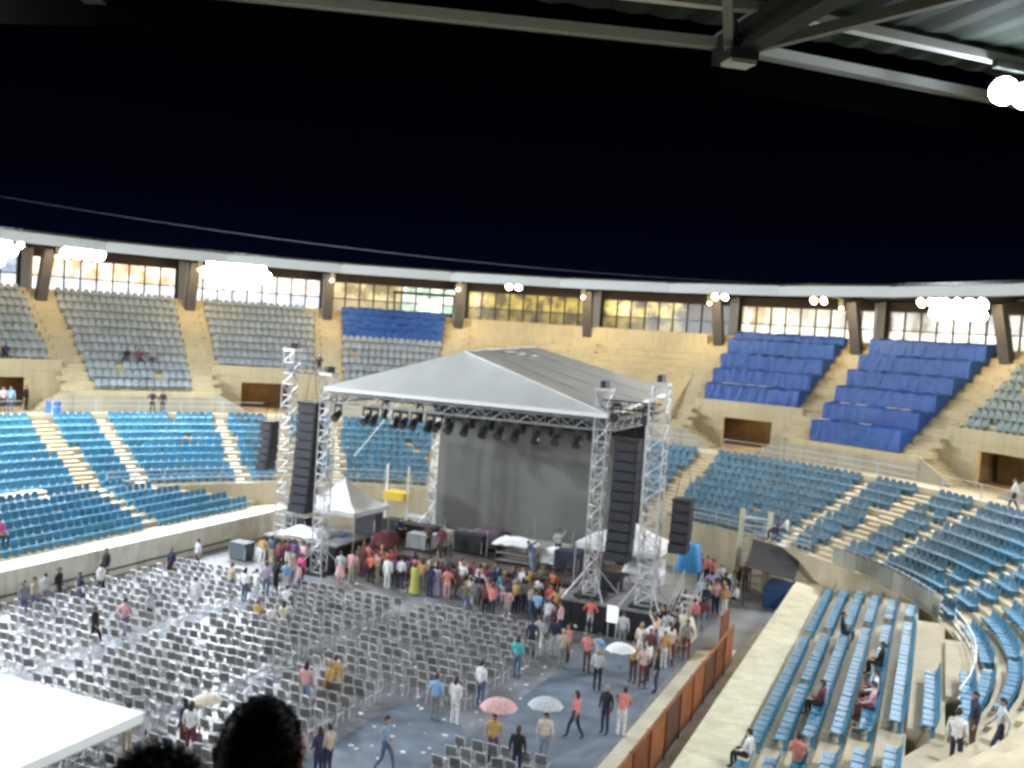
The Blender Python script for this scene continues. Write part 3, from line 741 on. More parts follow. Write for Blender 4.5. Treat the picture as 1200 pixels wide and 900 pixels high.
scn = thing('stage_screen', W(16.1, .5, 2.2), 'big dark grey projection screen at the back of the stage', 'screen')
MB().ub(16.0, 16.08, -5.5, 6.5, 1.9, 9.45).build('gauze', screen_m, scn)
MB().ub(15.7, 15.78, -5.9, 6.9, 8.55, 9.9).build('black_border', black, scn)
MB().ub(16.1, 16.2, 6.5, 7.4, 1.9, 9.8).build('side_drape', black, scn)
dk = thing('stage_deck', W(13, 0, 0), 'brown topped main stage platform with dark cloth front', 'stage')
for i in range(4):
    for j in range(7):
        MB().ub(10+1.75*i+.01, 11.74+1.75*i, -7+2*j+.01, -5.01+2*j, 1.08, 1.2).build('deck_panel', deck_m, dk)
MB().ub(10.02, 10.06, -7, 7, .0, 1.07).build('skirt', mat('skirt_maroon', (.05, .018, .016), .9), dk)
MB().ub(10.2, 17, -6.9, 6.9, .0, 1.06).build('frame', blackm, dk)
def wing(u0, u1, v0, v1, z, label):
    g = thing('stage_wing', W((u0+u1)/2, (v0+v1)/2, 0), label, 'stage wing')
    MB().ub(u0+.05, u1, v0+.03, v1-.03, 0, z-.13).build('frame', blackm, g)
    MB().ub(u0, u1, v0, v1, z-.12, z).build('deck', mat('deck_grey', (.22, .21, .21), .6, noise=.25, nscale=2), g)
    n = int((v1-v0)/.55)
    for i in range(n): MB().ub(u0-.03+.015*(i % 2), u0+.03, v0+(v1-v0)*i/n+.01, v0+(v1-v0)*(i+1)/n-.01, .02, z-.13).build('skirt', black, g)
    return g
wing(8.3, 12.0, -12.6, -7.6, 1.5, 'left black skirted stage wing with white cloth on top')
wing(5.9, 12.0, 6.6, 11.4, 1.5, 'right black skirted stage wing carrying two lattice towers')
sg = thing('sign_board', W(5.8, 9.3, .35), 'blank glowing white notice board before the right black stage wing', 'sign')
MB().ub(5.72, 5.78, 9.05, 9.6, .75, 1.55).build('panel', mat('notice_white', (.85, .85, .85), .5, emit=(1, .98, .95), es=.5), sg)
for v_ in (9.12, 9.53): MB().bar(W(5.76, v_, 0), W(5.76, v_, .76), .03).build('leg', alu, sg)

def line_array(u, v, z0, z1, wd, label, n=12, depth=.9):
    root = thing('line_array', W(u, v, z1), label, 'loudspeaker', 'loudspeaker hangs beside the stage')
    h = (z1-z0)/n
    cab = MB()
    for i in range(n):
        z = z1-h*(i+1); off = -.25*((i/n)**2.2)*2
        m = MB(); m.ub(u-depth/2+off, u+depth/2+off, v-wd/2, v+wd/2, z+.03, z+h-.01); c = m.build('cabinet', blackm, root)
        MB().ub(u-depth/2+off-.03, u-depth/2+off-.005, v-wd/2+.08, v+wd/2-.08, z+.07, z+h-.05).build('grille', mat('grille', (.035, .035, .045), .7), c)
    MB().ub(u-.5, u+.4, v-wd/2-.03, v+wd/2+.03, z1+.02, z1+.14).build('bumper_frame', steel_dark, root)
    m = MB()
    for s in (-.4, .4): m.bar(W(u, v+s, z1+.14), W(u, v+s*.3, z1+1.8), .02)
    m.build('chain', steel_dark, root)
line_array(8.2, -9.75, 3.2, 9.25, 1.2, 'tall black loudspeaker hang between the two left towers')
line_array(7.0, 9.15, 3.5, 9.2, 1.15, 'tall black loudspeaker hang between the two right towers')
line_array(9.4, -13.3, 5.1, 7.8, .75, 'small black loudspeaker hang left of the outer left tower', 6)
line_array(7.4, 11.9, 4.2, 6.6, .85, 'small black loudspeaker hang right of the outer right tower', 5)

def stage_light(u, v, z, tilt, label, kind=0):
    root = thing('stage_light', W(u, v, z), label, 'stage light', 'stage lights hung under the canopy truss')
    MB().boxc(W(u, v, z-.14), .32, .32, .14, RU).build('clamp', blackm, root)
    m = MB()
    for s in (-.2, .2): m.beam(W(u, v+s, z-.14), W(u, v+s, z-.6), .05, .08)
    m.beam(W(u, v-.22, z-.16), W(u, v+.22, z-.16), .08, .05)
    m.build('yoke', blackm, root)
    c = W(u, v, z-.62); d = (Vector((-U.x*math.cos(tilt), -U.y*math.cos(tilt), -math.sin(tilt))))
    MB().bar(c-d*.25, c+d*.38, .15, 8, .24).build('head', blackm, root)
    MB().bar(c+d*.381, c+d*.40, .2, 8).build('lens', glass_dark, root)
LV = [-7.2, -5.4, -4.9, -3.6, -3.1, -2.5, -1.6, -1.1, -.4, .5, 1.5, 2.4, 3.3, 4.4, 5.5, 6.6]
POSW = ['at the left end', 'second from the left', 'third from the left', 'fourth from the left', 'fifth from the left', 'sixth from the left', 'seventh from the left', 'eighth from the left',
        'eighth from the right', 'seventh from the right', 'sixth from the right', 'fifth from the right', 'fourth from the right', 'third from the right', 'second from the right', 'at the right end']
for k, v_ in enumerate(LV): stage_light(7.0, v_, 9.58, .5+.5*((k*37) % 7)/7, 'black stage light on the front truss, '+POSW[k])
for k, v_ in enumerate(LV[::2]): stage_light(11.5, v_+.3, 9.55, 1.2, 'black stage light on the middle truss, '+['at the left end', 'second from left', 'third from left', 'fourth from left', 'fourth from right', 'third from right', 'second from right', 'at the right end'][k])
for v_, t in ((8.5, 'left'), (10.0, 'right')):
    stage_light(6.8, v_, 11.0, .2, 'dark follow light between the right tower tops, '+t+' one')

# tents
def tent(name, u0, u1, v0, v1, zf, ze, za, label, cat='tent', walls=False):
    root = thing(name, W((u0+u1)/2, (v0+v1)/2, zf), label, cat)
    ap = W((u0+u1)/2, (v0+v1)/2, za); cs = [W(u0, v0, ze), W(u0, v1, ze), W(u1, v1, ze), W(u1, v0, ze)]
    for k in range(4):
        a, b = cs[k], cs[(k+1) % 4]; n = 6; P = []; F = []
        for j in range(n+1):
            t = j/n; t2 = t**.72
            for i in range(n+1):
                s = i/n; e = a.lerp(b, s); p = e.lerp(ap, t); p.z = ze+(za-ze)*(t**1.45); P.append(p)
        for j in range(n):
            for i in range(n): q = j*(n+1)+i; F.append((q, q+1, q+n+2, q+n+1))
        o = len(P); P += [p-Vector((0, 0, .03)) for p in P]; F += [tuple(x+o for x in f[::-1]) for f in F]
        MB().add(P, F).build('roof_panel', white_cloth, root, smooth=True)
        MB().beam(a-Vector((0,0,.13)), b-Vector((0,0,.13)), .03, .26).build('valance', white_cloth, root)
    for c in cs: MB().beam(Vector((c.x, c.y, zf)), Vector((c.x, c.y, ze)), .07, .07).build('leg', alu, root)
    m = MB()
    for k in range(4): m.bar(cs[k]-Vector((0,0,.28)), cs[(k+1) % 4]-Vector((0,0,.28)), .025)
    m.build('frame', alu, root); return root
tent('gazebo_tent', 10.0, 13.9, -11.6, -7.6, 0, 3.1, 4.75, 'white pointed gazebo tent behind the inner left tower')
tent('gazebo_tent', 8.3, 12.0, 6.4, 10.6, 1.5, 3.75, 5.0, 'white gazebo tent partly hidden behind the right speaker hang')
ft = tent('mixing_tent', -24.2, -17.2, -9.5, 2.4, 0, 2.45, 3.25, 'large bright white tent roof in the lower left corner')

def crate(u, v, z, du, dv, h, m_, label, name='road_case', cat='case', rot=0, lid=None):
    root = thing(name, W(u, v, z), label, cat)
    MB().boxc(W(u, v, z+.08), dv, du, h*.62, RU+rot).build('body', m_, root)
    MB().boxc(W(u, v, z+.085+h*.62), dv+.02, du+.02, h*.3, RU+rot).build('lid', lid or m_, root)
    for a in (-1, 1):
        for b in (-1, 1):
            p = W(u, v, z); c, s = math.cos(RU+rot), math.sin(RU+rot); x, y = a*dv*.5, b*du*.5
            q = Vector((p.x+c*x-s*y, p.y+s*x+c*y, z+.07)); MB().bar(q, q+Vector((0, 0, h*.62+.03)), .035).build('edging', alu, root)
    for a in (-1, 1):
        for b in (-1, 1):
            p = W(u, v, z); c, s = math.cos(RU+rot), math.sin(RU+rot); x, y = a*dv*.4, b*du*.4
            MB().sph((p.x+c*x-s*y, p.y+s*x+c*y, z+.045), .045, nu=6, nv=4).build('caster', blackm, root)
    return root
P_ = at(283, 655, 0); v_=P_.xy-C0
crate(v_.dot(U), v_.dot(V), 0, .9, 1.1, 1.0, mat('case_grey', (.10, .12, .14), .5), 'grey road case with metal edges left of the left stage wing')
crate(13.0, -1.6, 1.2, .8, 1.8, 1.1, blackm, 'black flight case standing left of the white covered keyboard stand')
crate(12.6, 4.6, 1.2, .9, 1.4, 1.1, mat('case_navy', (.03, .035, .06), .6), 'navy flight case on the stage right of the white covered stand')
crate(11.9, -4.2, 1.2, .8, 1.5, .9, mat('case_pale', (.42, .44, .44), .5), 'pale grey equipment case on the left part of the stage')
crate(14.2, -5.6, 1.2, 1.0, 2.6, .9, blackm, 'long black case before the left screen edge')
crate(10.9, 9.5, 1.5, .9, 1.6, 1.4, mat('case_pale2', (.50, .50, .48), .6), 'pale covered equipment under the right gazebo tent')
crate(8.6, 8.2, 1.5, .9, 1.2, .8, blackm, 'low black case on the right stage wing below the tent')
crate(11.0, -12.0, 1.5, .9, 1.4, .7, blackm, 'black case behind the outer left tower')
# white covered stand with shelves
st = thing('keyboard_stand', W(12.2, 1.5, 1.2), 'black shelf stand with white cloth on top in the middle of the stage', 'stand')
for z in (1.35, 1.75, 2.15): MB().ub(11.7, 12.6, .6, 2.6, z, z+.07).build('shelf', mat('shelf_grey', (.32, .28, .26), .6), st)
for v_ in (.55, 2.6): MB().ub(11.72, 12.6, v_, v_+.06, 1.2, 2.5).build('side', blackm, st)
def cloth(u0, u1, v0, v1, z, h, m_, label, drop=.3, seed=0, name='cloth_cover', cat='cover', bump=.18):
    rr = random.Random(seed); n = 8; P = []; F = []
    for j in range(n+1):
        for i in range(n+1):
            s, t = i/n, j/n; e = min(s, 1-s, t, 1-t)*n
            zz = z+h+(rr.uniform(0, bump) if e >= 1.5 else (rr.uniform(-.03, .03) if e > .5 else -drop+rr.uniform(-.05, .05)))
            P.append(W(u0+(u1-u0)*s, v0+(v1-v0)*t, zz))
    o = len(P)
    for j in range(n):
        for i in range(n): q = j*(n+1)+i; F.append((q, q+1, q+n+2, q+n+1))
    P += [p-Vector((0, 0, .02)) for p in P]; F += [tuple(x+o for x in f[::-1]) for f in F]
    return tag(MB().add(P, F).build(name, m_, smooth=True), label, cat)
cloth(11.5, 12.8, .4, 2.8, 2.55, .0, white_cloth, 'white cloth thrown over the shelf stand in mid stage', .25, 1)
cloth(12.2, 13.6, 2.9, 4.2, 2.0, .1, white_cloth, 'white sheet over equipment right of the shelf stand', .6, 2)
cloth(12.4, 13.4, -5.5, -3.0, 1.75, .1, mat('cloth_greyblue', (.35, .40, .48), .7), 'grey blue sheet over low gear on the left stage', .4, 3)
cloth(8.7, 10.2, -11.9, -9.0, 1.5, .35, white_cloth, 'white cloth heap on the left stage wing', .3, 4)
cloth(9.9, 11.6, -9.3, -8.0, .9, .5, tarp_blue, 'bright blue tarp under the left gazebo tent', .9, 5)
cloth(9.9, 11.2, 8.4, 10.4, 2.6, .3, mat('cover_pale', (.62, .62, .60), .7), 'pale plastic cover over gear below the right tent', .7, 6)
cloth(5.6, 7.6, 11.6, 13.0, .5, .7, mat('tarp_cream', (.60, .58, .42), .7), 'cream tarp over a heap right of the right stage wing', .9, 7)
cloth(4.6, 6.0, 10.9, 12.4, .55, .3, white_cloth, 'white cloth covered table before the cream tarp', .5, 8)
cloth(14.0, 15.5, 3.8, 6.2, 1.2, 1.0, mat('cover_dark', (.07, .06, .08), .8), 'dark cover over tall gear at the right of the screen foot', .8, 9)
cloth(13.8, 15.4, -2.6, .3, 1.2, 1.0, mat('cover_plum', (.09, .05, .08), .8), 'dark plum cover over drums before the screen', .8, 10)
cloth(10.6, 12.0, -6.9, -5.6, 1.2, .8, mat('cover_maroon', (.16, .04, .05), .8), 'dark maroon cover near the left edge of the stage', .7, 11)
for k, (u_, v_, h_) in enumerate(((13.2, -3.4, 1.7), (12.4, -.3, 1.5), (13.6, 4.4, 1.9), (11.2, 3.2, 1.5), (14.8, 1.6, 2.2), (11.4, -2.2, 1.4))):
    root = thing('microphone_stand', W(u_, v_, 1.2), ['thin stand left of the black flight case', 'thin microphone stand near stage front', 'tall thin stand over the white sheet', 'low thin stand before the navy case', 'tallest thin stand before the screen', 'thin stand beside the black case'][k], 'stand')
    MB().bar(W(u_, v_, 1.2), W(u_, v_, 1.2+h_), .022).build('pole', alu, root)
    MB().bar(W(u_, v_, 1.2+h_), W(u_-.5, v_+.2, 1.2+h_+.15), .018).build('boom', alu, root)
    for q in range(3): MB().bar(W(u_, v_, 1.45), W(u_+.35*math.cos(2.1*q), v_+.35*math.sin(2.1*q), 1.22), .018).build('leg', blackm, root)
# blue wrapped box, ladder frame, stairs, shelter
cloth(17.0, 18.2, 9.5, 10.8, .4, 2.2, mat('tarp_teal_blue', (.03, .20, .42), .6), 'blue tarp wrapped box behind the right loudspeakers', 1.5, 12, bump=.1)
lad = thing('stair_frame', W(19.8, 13.4, 0), 'pale folded metal stair frame standing behind the black shelter', 'stair frame')
for v_ in (12.5, 14.1):
    MB().beam(W(19.4, v_, .0), W(20.4, v_, 4.6), .12, .3).build('side', mat('frame_cream', (.55, .52, .36), .6), lad)
for q in range(9): MB().ub(19.45+.1*q, 19.75+.1*q, 12.56, 14.04, .4+.46*q, .46+.46*q).build('step', steel, lad)
ss = thing('scaffold_stairs', W(9, 12.2, 0), 'metal steps with handrails at the right side of the stage wing', 'stairs')
for q in range(7): MB().ub(7.4+.45*q, 7.8+.45*q, 11.5, 12.4, .2*(q+1), .2*(q+1)+.05).build('step', steel, ss)
for v_ in (11.48, 12.42):
    MB().bar(W(7.4, v_, .2), W(10.6, v_, 1.6), .04).build('stringer', alu, ss)
    for h_ in (.6, 1.05): MB().bar(W(7.4, v_, .2+h_), W(10.6, v_, 1.6+h_), .03).build('handrail', alu, ss)
    for q in (0, .5, 1): MB().bar(W(7.4+3.2*q, v_, .2+1.4*q), W(7.4+3.2*q, v_, 1.27+1.4*q), .03).build('post', alu, ss)
sh = thing('shelter', W(17.5, 15, 0), 'black sloping shelter beside the far end of the right bank', 'shelter')
q_ = [W(16.0, 13.6, 2.2), W(16.3, 16.2, 1.7), W(19.2, 16.2, 2.7), W(19.2, 13.4, 3.1)]
sheet(q_[0], q_[1], q_[2], q_[3], 8, .12, 5).build('roof_sheet', black, sh)
for p in q_: MB().beam(Vector((p.x, p.y, 0)), p, .07, .07).build('pole', blackm, sh)
MB().hexa([W(16.2, 14.6, 0), W(16.2, 16.1, 0), W(19, 16.1, 0), W(19, 14.6, 0), W(16.2, 14.6, 1.1), W(16.2, 16.1, 1.1), W(19, 16.1, 1.1), W(19, 14.6, 1.1)]).build('blue_side', mat('tarp_deep', (.015, .05, .14), .7), sh)
# yellow mast lift behind the tent
lf = thing('mast_lift', W(17.5, -9.0, 0), 'yellow lift with two white masts behind the left gazebo tent', 'lift')
MB().ub(17.0, 18.0, -9.9, -8.2, .4, 1.5).build('chassis', blackm, lf); MB().ub(16.9, 18.1, -9.8, -8.4, 2.8, 3.3).build('platform', yellow, lf)
for v_ in (-9.85, -8.3): MB().beam(W(17.4, v_, 1.5), W(17.4, v_, 5.0), .1, .14).build('mast', white_cloth, lf)
for v_ in (-9.7, -8.4):
    for u_ in (17.1, 17.9): MB().bar(W(u_, v_-.12, .3), W(u_, v_+.12, .3), .3, 10).build('wheel', black, lf)
# grey equipment and pipes at the foot of the ring behind the stage
for k, (u_, v_, du_, dv_, h_, t) in enumerate(((20.8, -8.5, 1, 3.2, 1.2, 'low grey generator box'), (21.2, -5.5, 1, 2.2, 1.7, 'taller grey cabinet'), (18.6, -6.6, 1, 2.0, 1.0, 'grey case stack'), (18.6, -11.8, 1, 1.6, 1.5, 'dark equipment rack'))):
    crate(u_, v_, 0, du_, dv_, h_, [mat('cab_grey', (.30, .30, .29), .6), blackm][k == 3], t+' behind the stage left of the screen')
# guy line and sky cable
tag(MB().bar(W(17, -8.5, 9.8), W(17.5, -12.5, 5.2), .03).build('guy_line', white_cloth), 'pale slanting guy line crossing the blue seats left of the screen', 'cable')
A_ = Vector((0, 0, CH))+ray(-260, 182)*66; B_ = Vector((0, 0, CH))+ray(960, 334)*86
m = MB(); N_ = 24
pts = [A_.lerp(B_, i/N_)-Vector((0, 0, 1.6*4*(i/N_)*(1-i/N_))) for i in range(N_+1)]
for a, b in zip(pts, pts[1:]): m.bar(a, b, .035)
tag(m.build('overhead_cable', mat('cable_grey', (.16, .18, .22), .6)), 'thin cable strung across the night sky above the far roof edge', 'cable')

# bench row of stage-side blue wing light rails
tb = thing('control_table', W(-17.2, 4.3, 0), 'table with pale blue cloth right of the white mixing tent', 'table')
MB().ub(-18.0, -16.6, 3.2, 5.6, .7, .76).build('table_top', mat('cloth_pale_blue', (.45, .60, .68), .7), tb)
for a in (-17.9, -16.7):
    for b in (3.3, 5.5): MB().bar(W(a, b, 0), W(a, b, .7), .03).build('leg', alu, tb)
cloth(-20.2, -18.3, 2.9, 5.4, .6, .4, mat('cover_ice', (.60, .72, .76), .5), 'pale icy plastic cover over gear below the tent edge', .6, 21)
cloth(-21.5, -20.3, 3.2, 6.4, .5, .3, mat('cover_green_white', (.62, .70, .66), .5), 'pale greenish cover at the bottom edge by the tent', .6, 22)

# ------------------------------------------------------------------ chairs on the court
def chair_geo():
    m = MB()
    m.m = 0
    m.hexa([(-.21,-.20,.43),(.21,-.20,.43),(.20,.18,.42),(-.20,.18,.42),(-.21,-.20,.455),(.21,-.20,.455),(.20,.18,.445),(-.20,.18,.445)])
    m.hexa([(-.20,.19,.52),(.20,.19,.52),(.20,.21,.52),(-.20,.21,.52),(-.19,.25,.86),(.19,.25,.86),(.19,.27,.86),(-.19,.27,.86)])
    m.m = 1
    for s in (-1, 1):
        m.bar((s*.225,-.22,0), (s*.225,-.19,.45), .016, 3); m.bar((s*.225,.24,0), (s*.225,.18,.45), .016, 3)
        m.bar((s*.215,.18,.45), (s*.205,.27,.88), .016, 3); m.bar((s*.225,-.20,.44), (s*.225,.19,.44), .014, 3)
    m.bar((-.205,.27,.88), (.205,.27,.88), .016, 3); m.bar((-.225,-.20,.44), (.225,-.20,.44), .014, 3)
    return m
CG = chair_geo(); CG.v = [(x*.92, y*.92, z*.92) for x, y, z in CG.v]; CGV = np.array(CG.v)
ch_seat = seatmat('chair_seat_grey', (.19, .182, .175), .45, .36); ch_frame = mat('chair_frame_white', (.72, .72, .72), .45, .1)
chair_me = CG.mesh('court_chair', [ch_seat, ch_frame])
chairs = []
rg = random.Random(11)
def chair_rows(u0, u1, vA, vB, blk, pitch=.86, dv=.53, skip=.03):
    n = int((u1-u0)/pitch)
    for i in range(n+1):
        u = u0+i*pitch; k = int((vB-vA)/dv); q = 0
        for j in range(k):
            if rg.random() < skip: continue
            v = vA+(j+.5)*dv; q += 1
            chairs.append((W(u+rg.uniform(-.12, .12), v+rg.uniform(-.05, .05), .008), face_rot(U.x, U.y)+rg.gauss(0, .16), n+1-i, q, blk))
chair_rows(-16.4, 3.8, -14.3, -7.4, 'left block')
chair_rows(-16.4, 3.8, -6.4, -.2, 'middle block')
chair_rows(-16.6, -7.0, .7, 4.7, 'right rear block')
chair_rows(-6.0, 3.6, .7, 7.7, 'right front block')
chair_rows(-14.2, -9.8, 9.0, 12.4, 'bottom edge block')
cv = [(proj(c[0])[2], c) for c in chairs if inview(c[0])]
cv.sort(key=lambda t: t[0]); ci = set()
for d_, c in cv[:300]:
    ci.add(id(c)); g_ = '%s row from stage, %s' % (ordw(c[2]), c[4])
    inst(chair_me, 'court_chair', c[0], c[1], 'grey chair, %s from left, %s' % (ordw(c[3]), g_), 'chair', 'chairs in the '+g_)
merged('distant_chairs', CGV, CG.f, [(c[0], c[1]) for c in chairs if id(c) not in ci], [ch_seat, ch_frame], 'stuff', CG.mi, 'farther rows of grey chairs with pale frames on the court', 'chairs')
# white scraps, partly painted glints, on the floor and chairs
rg = random.Random(5); m = MB()
for i in range(520):
    u = rg.uniform(-16, 6); v = rg.uniform(-14.5, 9); p = W(u, v, .012+(.44 if rg.random() < .45 else 0)); s_ = rg.uniform(.04, .13)
    m.boxc(p, s_*1.6, s_, .015, rg.uniform(0, 3))
tag(m.build('litter_glints', white_cloth), 'scattered white paper scraps, cups and painted glints over the court floor and chairs', 'litter_glints', kind='stuff')

# ------------------------------------------------------------------ people
def head_geo(m, c, s=1.0, nu=12, nv=10, yaw=0.0, fs=0, fh=2):
    """head facing -Y centred at c; skin index fs"""
    c = Vector(c); P = []; F = []; cy, sy = math.cos(yaw), math.sin(yaw)
    def tr(x, y, z): return (c.x+s*(cy*x-sy*y), c.y+s*(sy*x+cy*y), c.z+s*z)
    for j in range(nv+1):
        th = PI*j/nv; z = math.cos(th)*.118; rr = math.sin(th)
        for i in range(nu):
            ph = 2*PI*i/nu; x = rr*.078*math.cos(ph); y = rr*.096*math.sin(ph)
            if z < -.02: k = 1+(z+.02)*2.6; x *= k; y = y*k-(.012 if y < 0 else -.012)*1.0
            if y < 0 and abs(x) < .018 and -.05 < z < .02: y -= .018
            if y < 0 and .0 < z < .03 and abs(abs(x)-.032) < .014: y += .008
            P.append(tr(x, y, z))
    for j in range(nv):
        for i in range(nu): F.append((j*nu+i, (j+1)*nu+i, (j+1)*nu+(i+1) % nu, j*nu+(i+1) % nu))
    m.m = fs; m.add(P, F)
    # nose, ears
    m.add([tr(*p) for p in ((-.014,-.098,-.03),(.014,-.098,-.03),(0,-.122,-.032),(0,-.098,.012))], [(0,1,2),(0,2,3),(1,3,2),(0,3,1)])
    for e in (-1, 1):
        P = [tr(e*x, y, z) for x, y, z in ((.074,-.008,-.03),(.074,.018,-.026),(.078,.028,.02),(.078,-.006,.026),(.092,.0,-.022),(.092,.020,-.02),(.098,.032,.022),(.098,.004,.028))]
        m.hexa([P[0], P[1], P[5], P[4], P[3], P[2], P[6], P[7]])
    # eyes and mouth
    m.m = 3
    for e in (-1, 1): m.boxc(tr(e*.030, -.088, .008), .018*s, .012*s, .008*s, yaw)
    m.boxc(tr(0, -.092, -.062), .036*s, .01*s, .008*s, yaw)
def hair_geo(c, s=1.0, long=False, yaw=0.0, nu=12, nv=7):
    m = MB(); c = Vector(c); P = []; F = []; cy, sy = math.cos(yaw), math.sin(yaw)
    for j in range(nv+1):
        for i in range(nu):
            ph = 2*PI*i/nu; back = max(0, math.sin(ph))
            lim = (.42+.30*back)*PI if not long else (.42+.40*back)*PI
            th = lim*j/nv; x = math.sin(th)*.086*math.cos(ph); y = math.sin(th)*.104*math.sin(ph)+.006; z = math.cos(th)*.13
            if long and j == nv and back > .1: z -= .16*back; x *= 1.25; y += .02
            P.append((c.x+s*(cy*x-sy*y), c.y+s*(sy*x+cy*y), c.z+s*z))
    for j in range(nv):
        for i in range(nu): F.append((j*nu+i, (j+1)*nu+i, (j+1)*nu+(i+1) % nu, j*nu+(i+1) % nu))
    F.append(tuple(nv*nu+i for i in range(nu)))
    m.add(P, F); return m
# joints (x right, y back, z up; the figure faces -y)
def joints(pose):
    J = dict(pel=(0,0,.95), wai=(0,.0,1.10), che=(0,.01,1.30), nek=(0,.015,1.47), hed=(0,.0,1.60),
             sl=(.19,.01,1.41), el=(.25,.03,1.13), wl=(.25,-.05,.88), hl=(.245,-.09,.80),
             srr=(-.19,.01,1.41), er=(-.25,.03,1.13), wr=(-.25,-.05,.88), hr=(-.245,-.09,.80),
             pl=(.09,0,.92), kl=(.10,-.02,.50), al=(.105,.02,.09), tl=(.12,-.15,.035),
             pr=(-.09,0,.92), kr=(-.10,-.02,.50), ar=(-.105,.02,.09), tr=(-.12,-.15,.035))
    if pose == 'walk':
        J.update(kl=(.10,-.20,.52), al=(.10,-.26,.10), tl=(.11,-.42,.05), kr=(-.10,.06,.50), ar=(-.10,.30,.13), tr=(-.11,.16,.03),
                 el=(.25,.14,1.15), wl=(.24,.10,.90), hl=(.24,.07,.82), er=(-.25,-.08,1.14), wr=(-.23,-.24,.95), hr=(-.22,-.31,.90))
    if pose == 'phone':
        J.update(el=(.27,-.14,1.18), wl=(.13,-.32,1.36), hl=(.08,-.38,1.42), er=(-.27,-.14,1.18), wr=(-.13,-.32,1.36), hr=(-.08,-.38,1.42))
    if pose == 'cheer':
        J.update(el=(.34,-.02,1.58), wl=(.36,-.08,1.82), hl=(.36,-.10,1.91), er=(-.27,-.12,1.20), wr=(-.20,-.30,1.18), hr=(-.17,-.37,1.20))
    if pose == 'hips':
        J.update(el=(.38,.08,1.16), wl=(.20,-.06,1.02), hl=(.13,-.10,1.00), er=(-.38,.08,1.16), wr=(-.20,-.06,1.02), hr=(-.13,-.10,1.00), kl=(.14,-.02,.50), al=(.18,.02,.09), tl=(.21,-.14,.035))
    if pose == 'hold':
        J.update(er=(-.27,-.06,1.16), wr=(-.16,-.26,1.26), hr=(-.14,-.31,1.32), el=(.25,.0,1.14), wl=(.16,-.20,1.02), hl=(.10,-.26,1.03))
    if pose == 'lean':
        J.update(che=(0,-.12,1.26), wai=(0,-.02,1.08), nek=(0,-.22,1.39), hed=(0,-.31,1.49), sl=(.19,-.18,1.35), srr=(-.19,-.18,1.35),
                 el=(.24,-.30,1.10), wl=(.18,-.50,1.02), hl=(.14,-.58,1.02), er=(-.24,-.30,1.10), wr=(-.18,-.50,1.02), hr=(-.14,-.58,1.02))
    if pose == 'sit':
        dz = -.45
        for k in ('pel','wai','che','nek','hed','sl','srr'): J[k] = (J[k][0], J[k][1]+.1, J[k][2]+dz)
        J.update(pl=(.10,.08,.50), kl=(.13,-.36,.52), al=(.12,-.34,.10), tl=(.13,-.50,.04), pr=(-.10,.08,.50), kr=(-.13,-.36,.52), ar=(-.14,-.30,.10), tr=(-.15,-.46,.04),
                 el=(.25,.02,.70), wl=(.16,-.22,.60), hl=(.12,-.30,.60), er=(-.25,.02,.70), wr=(-.16,-.22,.60), hr=(-.12,-.30,.60))
    return J
RAD = dict(pel=(.165,.125), wai=(.145,.11), che=(.175,.125), nek=(.06,.06), hed=(.06,.07), sl=(.075,.07), el=(.047,.047), wl=(.034,.03), hl=(.038,.022),
           srr=(.075,.07), er=(.047,.047), wr=(.034,.03), hr=(.038,.022), pl=(.105,.10), kl=(.066,.066), al=(.045,.05), tl=(.045,.035), pr=(.105,.10), kr=(.066,.066), ar=(.045,.05), tr=(.045,.035))
BON = [('pel','wai',0),('wai','che',0),('che','nek',0),('nek','hed',2),('che','sl',0),('sl','el',0),('el','wl',2),('wl','hl',2),('che','srr',0),('srr','er',0),('er','wr',2),('wr','hr',2),
       ('pel','pl',1),('pl','kl',1),('kl','al',1),('al','tl',3),('pel','pr',1),('pr','kr',1),('kr','ar',1),('ar','tr',3)]
